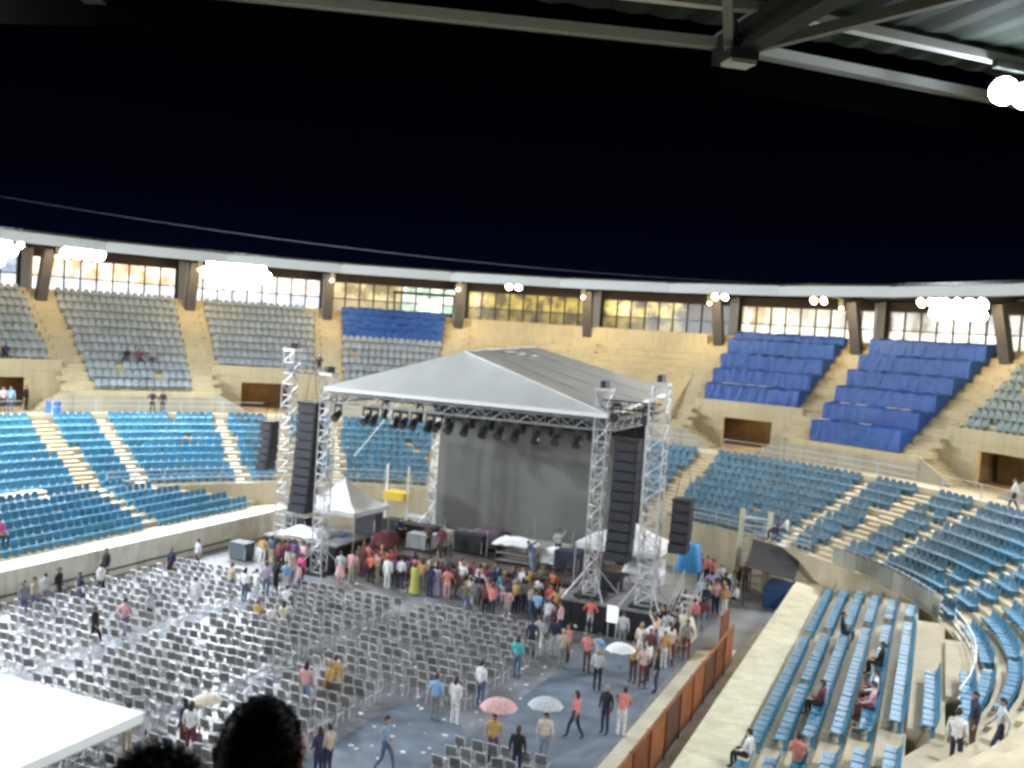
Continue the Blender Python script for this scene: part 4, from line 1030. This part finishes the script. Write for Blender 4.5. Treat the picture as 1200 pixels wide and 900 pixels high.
def body_mesh(pose, long_sleeve=False, bare_leg=False, sub=1, detail=1, yaw=0.0):
    J = joints(pose); names = list(J); me = bpy.data.meshes.new('b')
    me.from_pydata([J[n] for n in names], [(names.index(a), names.index(b)) for a, b, _ in BON], [])
    o = bpy.data.objects.new('b', me); COL.objects.link(o)
    o.modifiers.new('s', 'SKIN'); sk = me.skin_vertices[0].data
    for i, n in enumerate(names): sk[i].radius = RAD[n]; sk[i].use_root = (n == 'pel')
    sb = o.modifiers.new('u', 'SUBSURF'); sb.levels = sub; sb.render_levels = sub
    dg = bpy.context.evaluated_depsgraph_get(); ev = o.evaluated_get(dg); em = ev.to_mesh()
    V_ = [v.co.copy() for v in em.vertices]; F_ = [tuple(p.vertices) for p in em.polygons]
    ev.to_mesh_clear(); bpy.data.objects.remove(o); bpy.data.meshes.remove(me)
    m = MB(); m.v = [tuple(v) for v in V_]; m.f = F_
    mi = []
    for f in F_:
        c = sum((V_[i] for i in f), Vector())/len(f); best = (9, 0)
        for a, b, k in BON:
            A, B = Vector(J[a]), Vector(J[b]); t = max(0, min(1, (c-A).dot(B-A)/(B-A).length_squared)); d = (c-(A+(B-A)*t)).length-(.08 if k < 2 else 0)
            if k == 2 and long_sleeve and a in ('el', 'er') : k2 = 0
            elif bare_leg and a in ('kl', 'kr'): k2 = 2
            else: k2 = k
            if d < best[0]: best = (d, k2)
        mi.append(best[1])
    m.mi = mi
    head_geo(m, (J['hed'][0], J['hed'][1]-.01, J['hed'][2]+.035), 1.0, 12*detail, 10*detail, yaw, 2)
    # fingers and thumbs rooted in the palm
    m.m = 2
    for w_, h_, s in (('wl','hl',1), ('wr','hr',-1)):
        A, B = Vector(J[w_]), Vector(J[h_]); d = (B-A).normalized(); x = d.cross(Vector((0, 0, 1))); x = Vector((1, 0, 0)) if x.length < .2 else x.normalized(); y = x.cross(d).normalized()
        if w_ == 'wl': side = Vector((0, -1, 0)); 
        side = y if abs(y.z) < .5 else x
        for q, L in enumerate((.066, .078, .072, .055)):
            p = B+side*((q-1.5)*.019); k = p+d*L*.6; e_ = k+d*L*.45+(-side.cross(d))*s*.016
            m.bar(p, k, .0095, 4, .009); m.bar(k, e_, .009, 4, .007)
        p = B-d*.035-side*.03; k = p-side*.026+d*.022; m.bar(p, k, .011, 4, .010); m.bar(k, k+d*.03-side*.004, .010, 4, .008)
    return m, J
PM = {}
def person_mesh(pose, ls, bl):
    k = (pose, ls, bl)
    if k not in PM:
        m, J = body_mesh(pose, ls, bl); me = m.mesh('person', [white_cloth, white_cloth, skin_m, shoe_m])
        me.polygons.foreach_set('use_smooth', [True]*len(me.polygons)); PM[k] = (me, J)
    return PM[k]
HM = {}
def hair_mesh(J, pose, long):
    k = (pose, long)
    if k not in HM:
        me = hair_geo((J['hed'][0], J['hed'][1]-.01, J['hed'][2]+.035), 1.0, long).mesh('hair', hair_black); me.polygons.foreach_set('use_smooth', [True]*len(me.polygons)); HM[k] = me
    return HM[k]
skirt_me = None
def skirt_geo(z0, z1, r0, r1):
    m = MB(); P = []; F = []; n = 14; L = 4
    for j in range(L+1):
        t = j/L
        for i in range(n):
            a = 2*PI*i/n; r = (r0+(r1-r0)*t)*(1+.06*t*math.cos(a*5)); P.append((r*1.1*math.cos(a), r*.85*math.sin(a), z1+(z0-z1)*t))
    for j in range(L):
        for i in range(n): F.append((j*n+i, j*n+(i+1) % n, (j+1)*n+(i+1) % n, (j+1)*n+i))
    F.append(tuple(range(n))); F.append(tuple(L*n+i for i in range(n))[::-1]); return m.add(P, F)
SK = {'skirt': skirt_geo(.42, 1.06, .15, .25).mesh('skirt', white_cloth), 'robe': skirt_geo(.10, 1.30, .17, .29).mesh('robe', white_cloth)}
COLS = dict(white=(.78,.78,.76), black=(.014,.014,.016), navy=(.02,.028,.08), denim=(.07,.12,.25), lightdenim=(.20,.30,.42), grey=(.22,.22,.23), pale=(.50,.52,.55), red=(.50,.03,.03), orange=(.72,.13,.04), coral=(.75,.20,.14),
            pink=(.72,.36,.36), magenta=(.72,.03,.28), teal=(.02,.48,.48), sky=(.20,.46,.75), blue=(.03,.12,.45), lime=(.42,.42,.04), ochre=(.58,.34,.06), brown=(.11,.055,.03), beige=(.50,.40,.26), cream=(.70,.62,.44),
            purple=(.12,.05,.17), olive=(.16,.15,.06), maroon=(.18,.03,.04), lilac=(.36,.30,.46), azure=(.03,.36,.66), blush=(.75,.52,.44))
def cmat(c):
    q = COLS[c]; g_ = sum(q)/3; return mat('cloth_'+c, tuple(g_+(x-g_)*.78 for x in q), .85, noise=.28, nscale=14, bump=.3)
GROUPS = {}
def person(x, y, pose, face, top, leg, label, z=0.0, hair='black', long=False, kind=None, scale=1.0, pos=None, ls=None, bl=False):
    P = at(x, y, z) if pos is None else pos
    ls = (hash_(label) % 2 == 0) if ls is None else ls
    me, J = person_mesh(pose, ls, bl)
    if isinstance(face, str):
        d = {'s': U, 'c': -U, 'l': -V, 'r': V, 'cam': Vector((-P.x, -P.y))}[face]
        rz = face_rot(d.x, d.y)+((hash_(label) % 9)-4)*.08
    else: rz = face
    o = bpy.data.objects.new('person', me); COL.objects.link(o); o.location = P; o.rotation_euler = (0, 0, rz); o.scale = (scale,)*3
    for k, mm in enumerate((cmat(top), cmat(leg))): o.material_slots[k].link = 'OBJECT'; o.material_slots[k].material = mm
    tag(o, label, 'person'); ORG[o.name] = Matrix.Translation(P)
    h = bpy.data.objects.new('hair', hair_mesh(J, pose, long)); COL.objects.link(h); h.parent = o
    h.material_slots[0].link = 'OBJECT'; h.material_slots[0].material = {'black': hair_black, 'brown': hair_brown, 'blond': hair_blond}[hair]
    if kind and pose != 'sit':
        s = bpy.data.objects.new(kind, SK[kind]); COL.objects.link(s); s.parent = o; s.material_slots[0].link = 'OBJECT'; s.material_slots[0].material = cmat(leg if kind == 'skirt' else top)
    return o
def hash_(t): return sum(ord(c)*(i+3) for i, c in enumerate(t))
PEOPLE = [
 # along the left court wall
 (27,727,'stand','r','grey','denim','person in grey top, leftmost of the row by the white court wall'),
 (39,722,'walk','r','beige','denim','person in tan jacket standing beside the leftmost grey figure at the wall'),
 (52,714,'stand','l','pale','grey','person in pale grey clothes third along the white court wall'),
 (68,710,'stand','r','black','navy','person in black top, fourth from the left along the court wall'),
 (92,713,'hips','c','navy','denim','person in navy jacket and jeans facing us at the court wall'),
 (117,704,'walk','l','white','black','person in white shirt and black trousers striding along the court wall'),
 (123,683,'stand','c','black','black','person all in black pressed against the white wall behind the striding one'),
 (199,682,'stand','c','navy','black','stocky person in dark suit standing alone near the white wall'),
 (231,668,'stand','c','pale','brown','person in pale top at the wall, just right of the dark suited one'),
 # left chairs area
 (110,759,'walk','r','black','black','person in long black coat crossing the chair rows at left'),
 (145,750,'walk','s','pink','denim','person in pale pink top and jeans among the left chairs'),
 (174,737,'stand','r','pale','black','person in pale jacket and black skirt among the left chairs'),
 (228,718,'stand','s','white','white','person in white clothes among chairs left of the stage crowd'),
 (270,702,'stand','s','beige','denim','person in tan sweater and jeans at the left end of the stage crowd'),
 (286,706,'stand','s','white','denim','person in white shirt beside the tan sweater'),
 (299,708,'phone','s','white','pale','person in white top and pale trousers holding hands up, left crowd'),
 (311,700,'stand','s','lilac','denim','person in lilac top with dark hair, left crowd'),
 (322,698,'hold','s','black','black','person in black with pink scarf, left crowd near the wing'),
 (334,697,'stand','c','sky','white','person in light blue shirt and white trousers, left crowd'),
 (326,672,'stand','c','maroon','black','person in maroon top right before the left black wing'),
 (341,690,'stand','l','beige','denim','person with long fair hair and jeans in front of the left wing','blond',True),
 (336,716,'sit','s','white','denim','person in white sitting low behind the left crowd'),
 (349,700,'stand','l','pink','denim','person in pale pink sweater beside the long haired one'),
 (355,672,'phone','s','pink','maroon','person in pink top and dark red trousers next to the inner left tower'),
 (352,686,'stand','s','magenta','black','person with bright magenta jacket at the foot of the inner left tower'),
 (303,735,'sit','s','ochre','white','person in mustard top sitting among the chairs at left centre'),
 (318,741,'sit','r','white','white','person in white sitting beside the mustard top'),
 (333,738,'sit','s','cream','beige','person in cream sitting at the end of the seated trio'),
 # crowd along the stage front
 (398,684,'stand','s','pale','pink','person in pale blue shirt and long pink skirt right of the black cloth','brown',False,'skirt'),
 (411,682,'stand','s','pink','beige','person in pink top and tan trousers second in the stage front line'),
 (424,676,'stand','c','maroon','maroon','person in dark red behind the front line near the tent leg'),
 (434,684,'hips','s','orange','black','person in orange jacket at the stage front'),
 (441,680,'phone','s','coral','black','person in red coral shirt pressed beside the orange jacket'),
 (453,690,'stand','s','white','white','person dressed all in white in the stage front line'),
 (462,688,'stand','s','purple','black','person in purple between two white dressed people'),
 (469,690,'stand','s','white','navy','person with white shirt and navy trousers in the stage front line'),
 (478,688,'stand','s','purple','maroon','person in dark purple top and maroon trousers, stage front line'),
 (485,697,'stand','s','lime','lime','person in a long yellow green dress at the stage front','brown',True,'robe'),
 (493,690,'stand','s','ochre','brown','person in ochre top right of the yellow green dress'),
 (502,690,'phone','s','white','beige','person in white with raised hands behind the front line'),
 (503,700,'stand','s','navy','navy','person in navy blue right of the yellow green dress'),
 (511,699,'stand','s','lilac','lilac','person in a long pale lilac dress at the stage front','black',True,'robe'),
 (518,686,'cheer','s','grey','black','person in grey raising one arm behind the lilac dress'),
 (523,703,'hold','s','coral','pink','person in salmon shirt holding hands together at the stage front'),
 (533,700,'stand','r','brown','brown','person in brown with long hair next to the salmon shirt','brown',True),
 (540,690,'phone','s','blush','maroon','person in blush top with raised hands behind the brown figure'),
 (549,716,'walk','l','white','white','person in white leaning and striding with legs apart before the stage'),
 (553,696,'stand','s','maroon','maroon','person in maroon behind the striding white figure'),
 (561,700,'stand','s','pink','black','person in pink top and black trousers left of the bright blue shirt'),
 (569,702,'stand','s','maroon','black','person in dark red top left of the bright blue shirt'),
 (587,708,'stand','s','azure','blue','person in bright azure shirt and blue trousers at the stage front'),
 (578,704,'stand','s','navy','black','person in navy partly behind the azure shirt'),
 (596,717,'stand','s','navy','lilac','person in navy top and lilac trousers right of the azure shirt'),
 (601,700,'stand','l','black','brown','person in black with pale arm, behind the navy top'),
 (611,718,'stand','s','grey','navy','person in grey top in the second half of the stage crowd'),
 (618,704,'phone','s','ochre','brown','person in ochre top and raised hands before the stage deck'),
 (628,717,'hold','s','white','navy','person with round white top in the right half of the crowd'),
 (634,700,'hips','c','olive','brown','person in olive jacket facing us before the stage'),
 (641,715,'stand','s','brown','grey','person in brown top right of the round white top'),
 (647,706,'stand','c','orange','navy','person in rust orange top facing us, right half of the crowd'),
 (657,722,'stand','s','cream','beige','person in cream dress near the inner right tower','brown',True,'skirt'),
 (650,690,'stand','l','maroon','black','person in dark red standing behind the rust orange top'),
 (664,700,'stand','s','brown','black','person in brown close to the right wing'),
 (677,738,'phone','s','black','black','person in black with bare hands raised before the right wing'),
 (691,742,'hips','s','orange','pale','person in orange top with arms on hips before the right wing'),
 (684,720,'stand','s','brown','brown','person in brown tight against the black right wing'),
 (605,795,'stand','s','teal','denim','person in turquoise shirt and jeans with hand at the head'),
 (622,770,'stand','s','navy','black','person in navy right of the turquoise shirt'),
 (630,768,'walk','s','pale','white','person in pale grey top and white trousers behind the turquoise shirt'),
 (648,770,'stand','s','navy','pale','person in dark blue top with pale trousers in the right crowd'),
 (640,745,'lean','s','pale','grey','person in pale shirt bending forward in the right crowd'),
 (655,750,'stand','l','pink','navy','person in pink shirt beside the bending one'),
 # right crowd
 (700,788,'stand','s','sky','pale','person in light blue top and pale trousers below the white notice board'),
 (728,762,'stand','s','pale','grey','person in grey standing under the white notice board'),
 (741,800,'stand','c','ochre','brown','person in ochre scarf next to the round white umbrella'),
 (752,806,'hold','c','blush','maroon','person with pale face and maroon trousers holding a white bag'),
 (757,800,'stand','l','white','black','person in white shirt and dark coat in the tight group at right'),
 (768,812,'stand','l','black','navy','person in black at the right end of the tight group'),
 (760,782,'stand','c','maroon','black','person in dark red in the back of the tight group'),
 (776,752,'stand','s','black','black','person in dark clothes right of the right black wing'),
 (765,748,'stand','r','olive','navy','person in olive beside the cream tarp'),
 (785,758,'stand','c','navy','denim','person in navy jacket right of the cream tarp'),
 (799,768,'sit','c','cream','beige','person in tan clothes crouching near the court edge'),
 (796,742,'stand','l','white','black','person in white top before the cream tarp'),
 (812,742,'stand','s','coral','denim','person in coral top and jeans at the court edge right'),
 (822,740,'walk','s','maroon','lightdenim','person in maroon top walking beside the coral top'),
 (826,724,'stand','c','navy','denim','person in navy beyond the coral top'),
 (838,720,'stand','c','pink','navy','person in pink near the brown upright panel'),
 (820,682,'stand','c','red','black','person in bright red left of the black shelter'),
 (827,686,'stand','c','coral','black','person in light red next to the bright red one'),
 (834,690,'stand','l','red','navy','person in red with navy trousers, third of the red group'),
 (843,697,'stand','c','pale','black','person in pale grey between the red group and the shelter'),
 (852,702,'lean','r','white','navy','person in white bending by the black shelter'),
 (864,700,'stand','l','black','navy','person in black under the edge of the shelter'),
 (872,694,'stand','c','maroon','black','person in maroon at the shelter pole'),
 (860,712,'sit','l','pale','black','person in pale top crouching before the shelter'),
 # foreground court
 (357,833,'stand','s','pink','lightdenim','person in pale pink shirt and light jeans right of the centre chairs'),
 (384,829,'stand','l','ochre','brown','person with long blond hair and yellow shawl on the court','blond',True),
 (391,824,'stand','s','ochre','beige','person in yellow cardigan close behind the blond one'),
 (509,846,'stand','s','sky','grey','person in light blue top and grey trousers left of the white dressed one'),
 (532,850,'stand','s','white','white','person with brown hair dressed all in white on the open floor','brown',True),
 (562,828,'stand','s','white','denim','person in white shirt and blue jeans on the open floor'),
 (450,905,'walk','r','lightdenim','denim','person in light denim shirt at the bottom edge of the photo'),
 (346,912,'stand','s','pink','pale','person in pale pink right beside the big dark head'),
 (372,915,'hold','l','navy','navy','person in navy jacket at the bottom edge right of the big dark head'),
 (383,912,'stand','l','beige','navy','person in beige at the bottom edge next to the navy jacket'),
 (576,897,'stand','c','ochre','purple','person in yellow top and purple trousers under the pink umbrella'),
 (636,895,'stand','c','cream','lightdenim','person in cream top and light jeans under the white umbrella'),
 (604,915,'stand','s','black','navy','person in dark clothes between both umbrellas at the bottom edge'),
 (673,866,'walk','l','coral','navy','person in coral jacket walking with navy trousers on the blue floor'),
 (708,860,'stand','c','black','navy','person in black with fair hair standing beside the board barrier','blond'),
 (727,864,'lean','s','coral','white','person in coral shirt and white skirt stooping near the barrier'),
 (148,888,'stand','l','ochre','beige','person in tan clothes behind the pole of the white tent'),
 (214,880,'stand','l','navy','brown','person in navy between the tent pole and the dark head'),
 (222,888,'stand','s','white','maroon','person in white with dark red scarf above the fuzzy dark head'),
 (168,905,'sit','s','pale','olive','person in pale green sitting near the tent pole'),
]
for e in PEOPLE:
    x, y, pose, face, top, leg, lab = e[:7]; hair = e[7] if len(e) > 7 else ['black', 'brown', 'black', 'brown', 'black'][hash_(lab) % 5]
    long = e[8] if len(e) > 8 else (hash_(lab) % 3 == 0); kind = e[9] if len(e) > 9 else None
    person(x, y, pose, face, top, leg, lab, 0.0, hair, long, kind, scale=.97+.01*(hash_(lab) % 8))
rc = random.Random(33)
TOPN = dict(white='white', black='black', navy='navy', denim='blue denim', grey='grey', pale='pale grey', red='red', coral='coral', pink='pink', sky='light blue', ochre='ochre', brown='brown', beige='tan', cream='cream', purple='purple', olive='olive', maroon='maroon', lilac='lilac', blush='blush', orange='orange')
ZONES = [(22, (7.6, 9.5), (-6.6, 6.4), 'close against the stage deck'), (16, (4.6, 7.4), (1.2, 6.4), 'right of the azure shirt'), (8, (7.7, 8.2), (-12.2, -8.9), 'before the left black wing'),
         (12, (2.6, 6.6), (11.2, 13.2), 'right of the right stage wing'), (4, (-1.5, 2.4), (8.6, 11.6), 'near the round white umbrella'), (7, (12.5, 16), (11.2, 13.2), 'between wing and black shelter')]
used_c = set(); placed = []
for n_, (ua, ub_), (va, vb), zt in ZONES:
    for q in range(n_):
        for tr_ in range(200):
            u_, v_ = rc.uniform(ua, ub_), rc.uniform(va, vb); t_, l_ = rc.choice(list(TOPN)), rc.choice(['black', 'navy', 'denim', 'grey', 'brown', 'beige', 'white', 'maroon'])
            if zt.startswith('before the left'): u_ = rc.uniform(7.2, 7.9)
            p_ = W(u_, v_, 0)
            if (t_, l_, zt) in used_c or any((p_-o_).length < .42 for o_ in placed): continue
            used_c.add((t_, l_, zt)); placed.append(p_)
            hr_ = rc.choice(['black', 'black', 'brown', 'blond']); lg = rc.random() < .4
            person(0, 0, rc.choice(['stand', 'stand', 'hold', 'phone', 'hips', 'stand', 'cheer', 'walk']), rc.choice('sssssclr'), t_, l_,
                   'person in %s top and %s trousers %s' % (TOPN[t_], TOPN[l_], zt), pos=p_, hair=hr_, long=lg, scale=rc.uniform(.92, 1.04)); break
# people on stage
for (u_, v_, pose, f, t_, l_, lab) in (
 (11.0, -3.3, 'hold', 'c', 'brown', 'black', 'person in brown on the stage left of the shelf stand'), (10.8, -2.4, 'stand', 'c', 'maroon', 'brown', 'person in dark red on the stage near the grey case'),
 (10.9, 3.1, 'lean', 'l', 'denim', 'lightdenim', 'person in blue jeans working right of the shelf stand'), (12.4, 5.9, 'stand', 'c', 'purple', 'black', 'person in purple standing at the right part of the stage'),
 (13.6, 5.2, 'stand', 'l', 'olive', 'brown', 'person in olive behind the purple one on stage'), (14.6, 3.2, 'cheer', 'c', 'pale', 'navy', 'person in pale shirt high up before the screen'),
 (11.6, 6.4, 'stand', 's', 'maroon', 'maroon', 'person in maroon at the right edge of the stage'), (12.0, -5.9, 'lean', 'r', 'navy', 'black', 'person in navy bending over gear at the left of the stage')):
    person(0, 0, pose, f, t_, l_, lab, pos=W(u_, v_, 1.2))
# people in the stands
def stand_person(p, z, pose, face, top, leg, lab, **k): person(p[0], p[1], pose, face, top, leg, lab, z=z, **k)
stand_person((178, 486), 6.5, 'hips', 'cam', 'black', 'black', 'person in black, left one of the pair on the concourse')
stand_person((190, 486), 6.5, 'stand', 'cam', 'black', 'navy', 'person in dark clothes, right one of the pair on the concourse')
stand_person((3, 483), 6.5, 'stand', 'cam', 'blush', 'black', 'person with pale shirt at the far left doorway')
stand_person((12, 483), 6.5, 'stand', 'cam', 'sky', 'denim', 'person in light blue beside the far left doorway')
stand_person((30, 481), 6.5, 'stand', 'r', 'black', 'black', 'person in black right of the far left doorway')
stand_person((343, 442), 9.8, 'stand', 'cam', 'grey', 'black', 'person in dark grey at the top of the outer left tower')
stand_person((373, 442), 9.8, 'phone', 'cam', 'black', 'black', 'person in black standing above the left loudspeaker hang')
stand_person((1187, 600), 6.5, 'walk', 'l', 'white', 'navy', 'person in white shirt walking on the right concourse')
for x, t_, lab in ((9, 'purple', 'person in purple seated in the leftmost upper block'), (22, 'brown', 'person in brown seated second in the leftmost upper block'), (32, 'ochre', 'person with yellow jacket seated in the leftmost upper block'), (43, 'navy', 'person in navy seated at the end of the leftmost group')):
    person(0, 0, 'sit', 'cam', t_, 'black', lab, pos=PR(uprow(3)+.5, -75.6+(x-22)*.055*1.6, rowz(3, 0)))
for q, (t_, lab) in enumerate((('black', 'person in black seated leftmost of three on the pale upper seats'), ('maroon', 'person in dark red seated in the middle of three on the pale upper seats'), ('grey', 'person in grey seated rightmost of three on the pale upper seats'))):
    person(0, 0, 'sit', 'cam', t_, 'navy', lab, pos=PR(uprow(3)+.5, -61.0+1.45*q, rowz(3, 0)))
def bank_seat(u, row, pose, face, t_, l_, lab, **k): person(0, 0, pose, face, t_, l_, lab, pos=W(u, 17.7+.8*row+.45, 1.5+.27*row+(0 if pose == 'sit' else 0)), **k)
P_uv = lambda x, y, z: ((at(x, y, z).xy-C0).dot(U), (at(x, y, z).xy-C0).dot(V))
for (x, y, pose, face, t_, l_, lab) in (
 (982, 745, 'sit', 'r', 'black', 'navy', 'person in black sitting far up in the right bank'), (960, 832, 'sit', 'l', 'maroon', 'black', 'person in dark red sitting bent in the middle of the right bank'),
 (1017, 800, 'sit', 'l', 'black', 'black', 'person in black sitting high in the right bank'), (1019, 836, 'sit', 'l', 'navy', 'black', 'person in navy leaning in the upper rows of the right bank'),
 (1014, 855, 'sit', 'l', 'pink', 'maroon', 'person in pink top sitting in the upper rows of the right bank'), (1030, 842, 'sit', 'l', 'white', 'brown', 'person with fair hair and white bag in the top row of the right bank'),
 (888, 875, 'sit', 'l', 'white', 'black', 'person in white sitting in the lowest rows of the right bank'), (940, 900, 'sit', 's', 'coral', 'beige', 'person in coral shirt at the bottom edge of the right bank')):
    u_, v_ = P_uv(x, y, 2.3); row = max(0, min(5, round((v_-18.15)/.8))); bank_seat(u_, row, pose, face, t_, l_, lab)
person(1118, 905, 'stand', 's', 'white', 'navy', 'person in white shirt with dark trousers, back turned, lower right', z=3.1, hair='black', long=False)
person(1138, 882, 'stand', 'l', 'navy', 'brown', 'person in navy jacket and brown trousers beside the white shirt', z=3.1, hair='black', long=False)
person(1170, 892, 'walk', 'l', 'pale', 'navy', 'person in pale shirt walking at the lower right corner', z=3.3, hair='black', long=False)
person(908, 634, 'sit', 'l', 'maroon', 'navy', 'person in maroon seated in the curved stand above the shelter', z=4.1)
person(918, 632, 'sit', 'l', 'white', 'denim', 'person in white seated beside the maroon one in the curved stand', z=4.1)
person(1, 640, 'sit', 'r', 'magenta', 'black', 'person in magenta at the left edge among the blue seats', z=2.3)

# umbrellas
def umbrella(P, col, label, r=.58, tilt=0):
    root = thing('umbrella', P, label, 'umbrella')
    top = P+Vector((0, 0, .95)); n = 8
    for k in range(n):
        a, b = 2*PI*k/n, 2*PI*(k+1)/n; Pp = []; F = []; L = 5
        for j in range(L+1):
            t = j/L; th = t*1.15; rr = r*math.sin(th)/math.sin(1.15); z = top.z-r*.75*(1-math.cos(th))
            for q in (0, .5, 1):
                an = a+(b-a)*q; f = 1-(.05*t if q == .5 else 0); Pp.append((top.x+rr*f*math.cos(an), top.y+rr*f*math.sin(an), z+(.02*t if q == .5 else 0)))
        for j in range(L):
            for q in range(2): F.append((3*j+q, 3*j+q+1, 3*j+q+4, 3*j+q+3))
        MB().add(Pp, F).build('panel', cmat(col), root, smooth=True)
        MB().bar(top-Vector((0,0,.02)), Vector((top.x+r*math.cos(a), top.y+r*math.sin(a), top.z-r*.75*(1-math.cos(1.15)))), .006, 3).build('rib', alu, root)
    MB().bar(P, top+Vector((0, 0, .06)), .012).build('shaft', alu, root)
    MB().bar(P-Vector((0, 0, .1)), P, .02, 6).build('handle', blackm, root)
umbrella(at(580, 897, 0)+Vector((.0, 0, 1.25)), 'pink', 'open pale pink umbrella over the person in the yellow top', .64)
umbrella(at(635, 895, 0)+Vector((.0, 0, 1.25)), 'pale', 'open white umbrella over the person in light jeans', .60)
umbrella(at(724, 810, 0)+Vector((0, 0, 1.0)), 'white', 'round bright white umbrella below the notice board', .62)
umbrella(at(240, 868, 0)+Vector((0, 0, .6)), 'cream', 'small beige umbrella left open among the chairs near the dark head', .5)

# ------------------------------------------------------------------ two spectators in the row below, seen from behind
def spectator(P, yaw, label, fuzzy, top, seed, s=1.0):
    m, J = body_mesh('sit', True, False, 2, 3); me = m.mesh('person', [cmat(top), cmat('navy'), skin_m, shoe_m])
    me.polygons.foreach_set('use_smooth', [True]*len(me.polygons))
    o = bpy.data.objects.new('person', me); COL.objects.link(o); o.location = P; o.rotation_euler = (0, 0, yaw); o.scale = (s,)*3; tag(o, label, 'person')
    c = Vector((J['hed'][0], J['hed'][1]-.01, J['hed'][2]+.035))
    h = hair_geo(c, 1.0, False, 0, 40, 18).mesh('hair', hair_black); h.polygons.foreach_set('use_smooth', [True]*len(h.polygons))
    ho = bpy.data.objects.new('hair', h); COL.objects.link(ho); ho.parent = o
    rr = random.Random(seed); m = MB(); L = .055 if fuzzy else .013
    for i in range(9000 if fuzzy else 7000):
        z = rr.uniform(-.75, 1); a = rr.uniform(0, 2*PI); q = math.sqrt(max(0, 1-z*z)); n = Vector((q*math.cos(a), q*math.sin(a), z))
        if n.y < -.35 and z < .55: continue
        if z < -.15 and n.y < .1: continue
        if z < -.45 and not fuzzy: continue
        p = c+Vector((n.x*.086, n.y*.104+.006, n.z*.128)); d = (n+Vector((rr.gauss(0, .5), rr.gauss(0, .5), rr.gauss(0, .5)-.15))).normalized()
        t = d.cross(Vector((.3, .5, .8))).normalized()*.0012; l = L*rr.uniform(.5, 1.3); k = Vector((rr.gauss(0, .35), rr.gauss(0, .35), -.35))*l*.6
        b = len(m.v); m.v += [tuple(p-t), tuple(p+t), tuple(p+d*l*.55+t*.8), tuple(p+d*l*.55-t*.8), tuple(p+d*l+k)]
        m.f += [(b, b+1, b+2, b+3), (b+3, b+2, b+4)]; m.mi += [0, 0]
    st = m.mesh('hair_strand', hair_black); so = bpy.data.objects.new('hair_strands', st); COL.objects.link(so); so.parent = ho; so['kind'] = 'stuff'
    return o
def head_spot(x, y, dist, s=1.0, yaw=0.0):
    """where the figure stands so that the top of its head is seen at this spot"""
    d = ray(x, y); d = d/d.y; top = Vector((0, 0, CH))+d*dist
    hx, hy, hz = 0, .11, (1.60+.035+.128-.45)*s
    c, s_ = math.cos(yaw), math.sin(yaw); return Vector((top.x-(c*hx-s_*hy), top.y-(s_*hx+c*hy), top.z-hz))
ya = face_rot(.05, 1)
spectator(head_spot(305, 824, 2.05, .98, ya), ya, 'person with short dark hair seen from behind, large and dark at bottom left centre', False, 'black', 3, .98)
ya = face_rot(-.1, 1)
spectator(head_spot(181, 900, 1.85, .96, ya), ya, 'person with fuzzy dark hair seen from behind at the bottom edge', True, 'navy', 4, .96)


# unlit square lamp on the near roof edge
ul = thing('square_lamp', PR(31.6, 142.0, 17.75), 'unlit pale square lamp hanging at the near roof corner', 'lamp')
c_ = at(866, 66, 17.8); rz_ = rad_rot(142)
MB().boxc((c_.x, c_.y, c_.z-.12), .36, .30, .05, rz_).build('lens', mat('lens_off', (.50, .52, .46), .3), ul)
MB().boxc((c_.x, c_.y, c_.z-.069), .40, .34, .12, rz_).build('housing', steel_dark, ul)
MB().bar((c_.x, c_.y, c_.z+.05), (c_.x-.1, c_.y-.1, c_.z+.45), .03).build('bracket', steel_dark, ul)

bn = thing('blue_bin', at(62, 487, 6.5), 'small blue bin on the concourse beside the far left wide steps', 'bin')
c_ = at(62, 487, 6.5)
MB().boxc(c_, .75, .6, .85, 0).build('body', mat('bin_blue', (.02, .10, .42), .5), bn)
MB().boxc((c_.x, c_.y, c_.z+.852), .80, .66, .09, 0).build('lid', mat('bin_blue', (.02, .10, .42), .5), bn)
for sx_ in (-.3, .3): MB().bar((c_.x+sx_-.04, c_.y+.3, c_.z+.08), (c_.x+sx_+.04, c_.y+.3, c_.z+.08), .08, 8).build('wheel', blackm, bn)
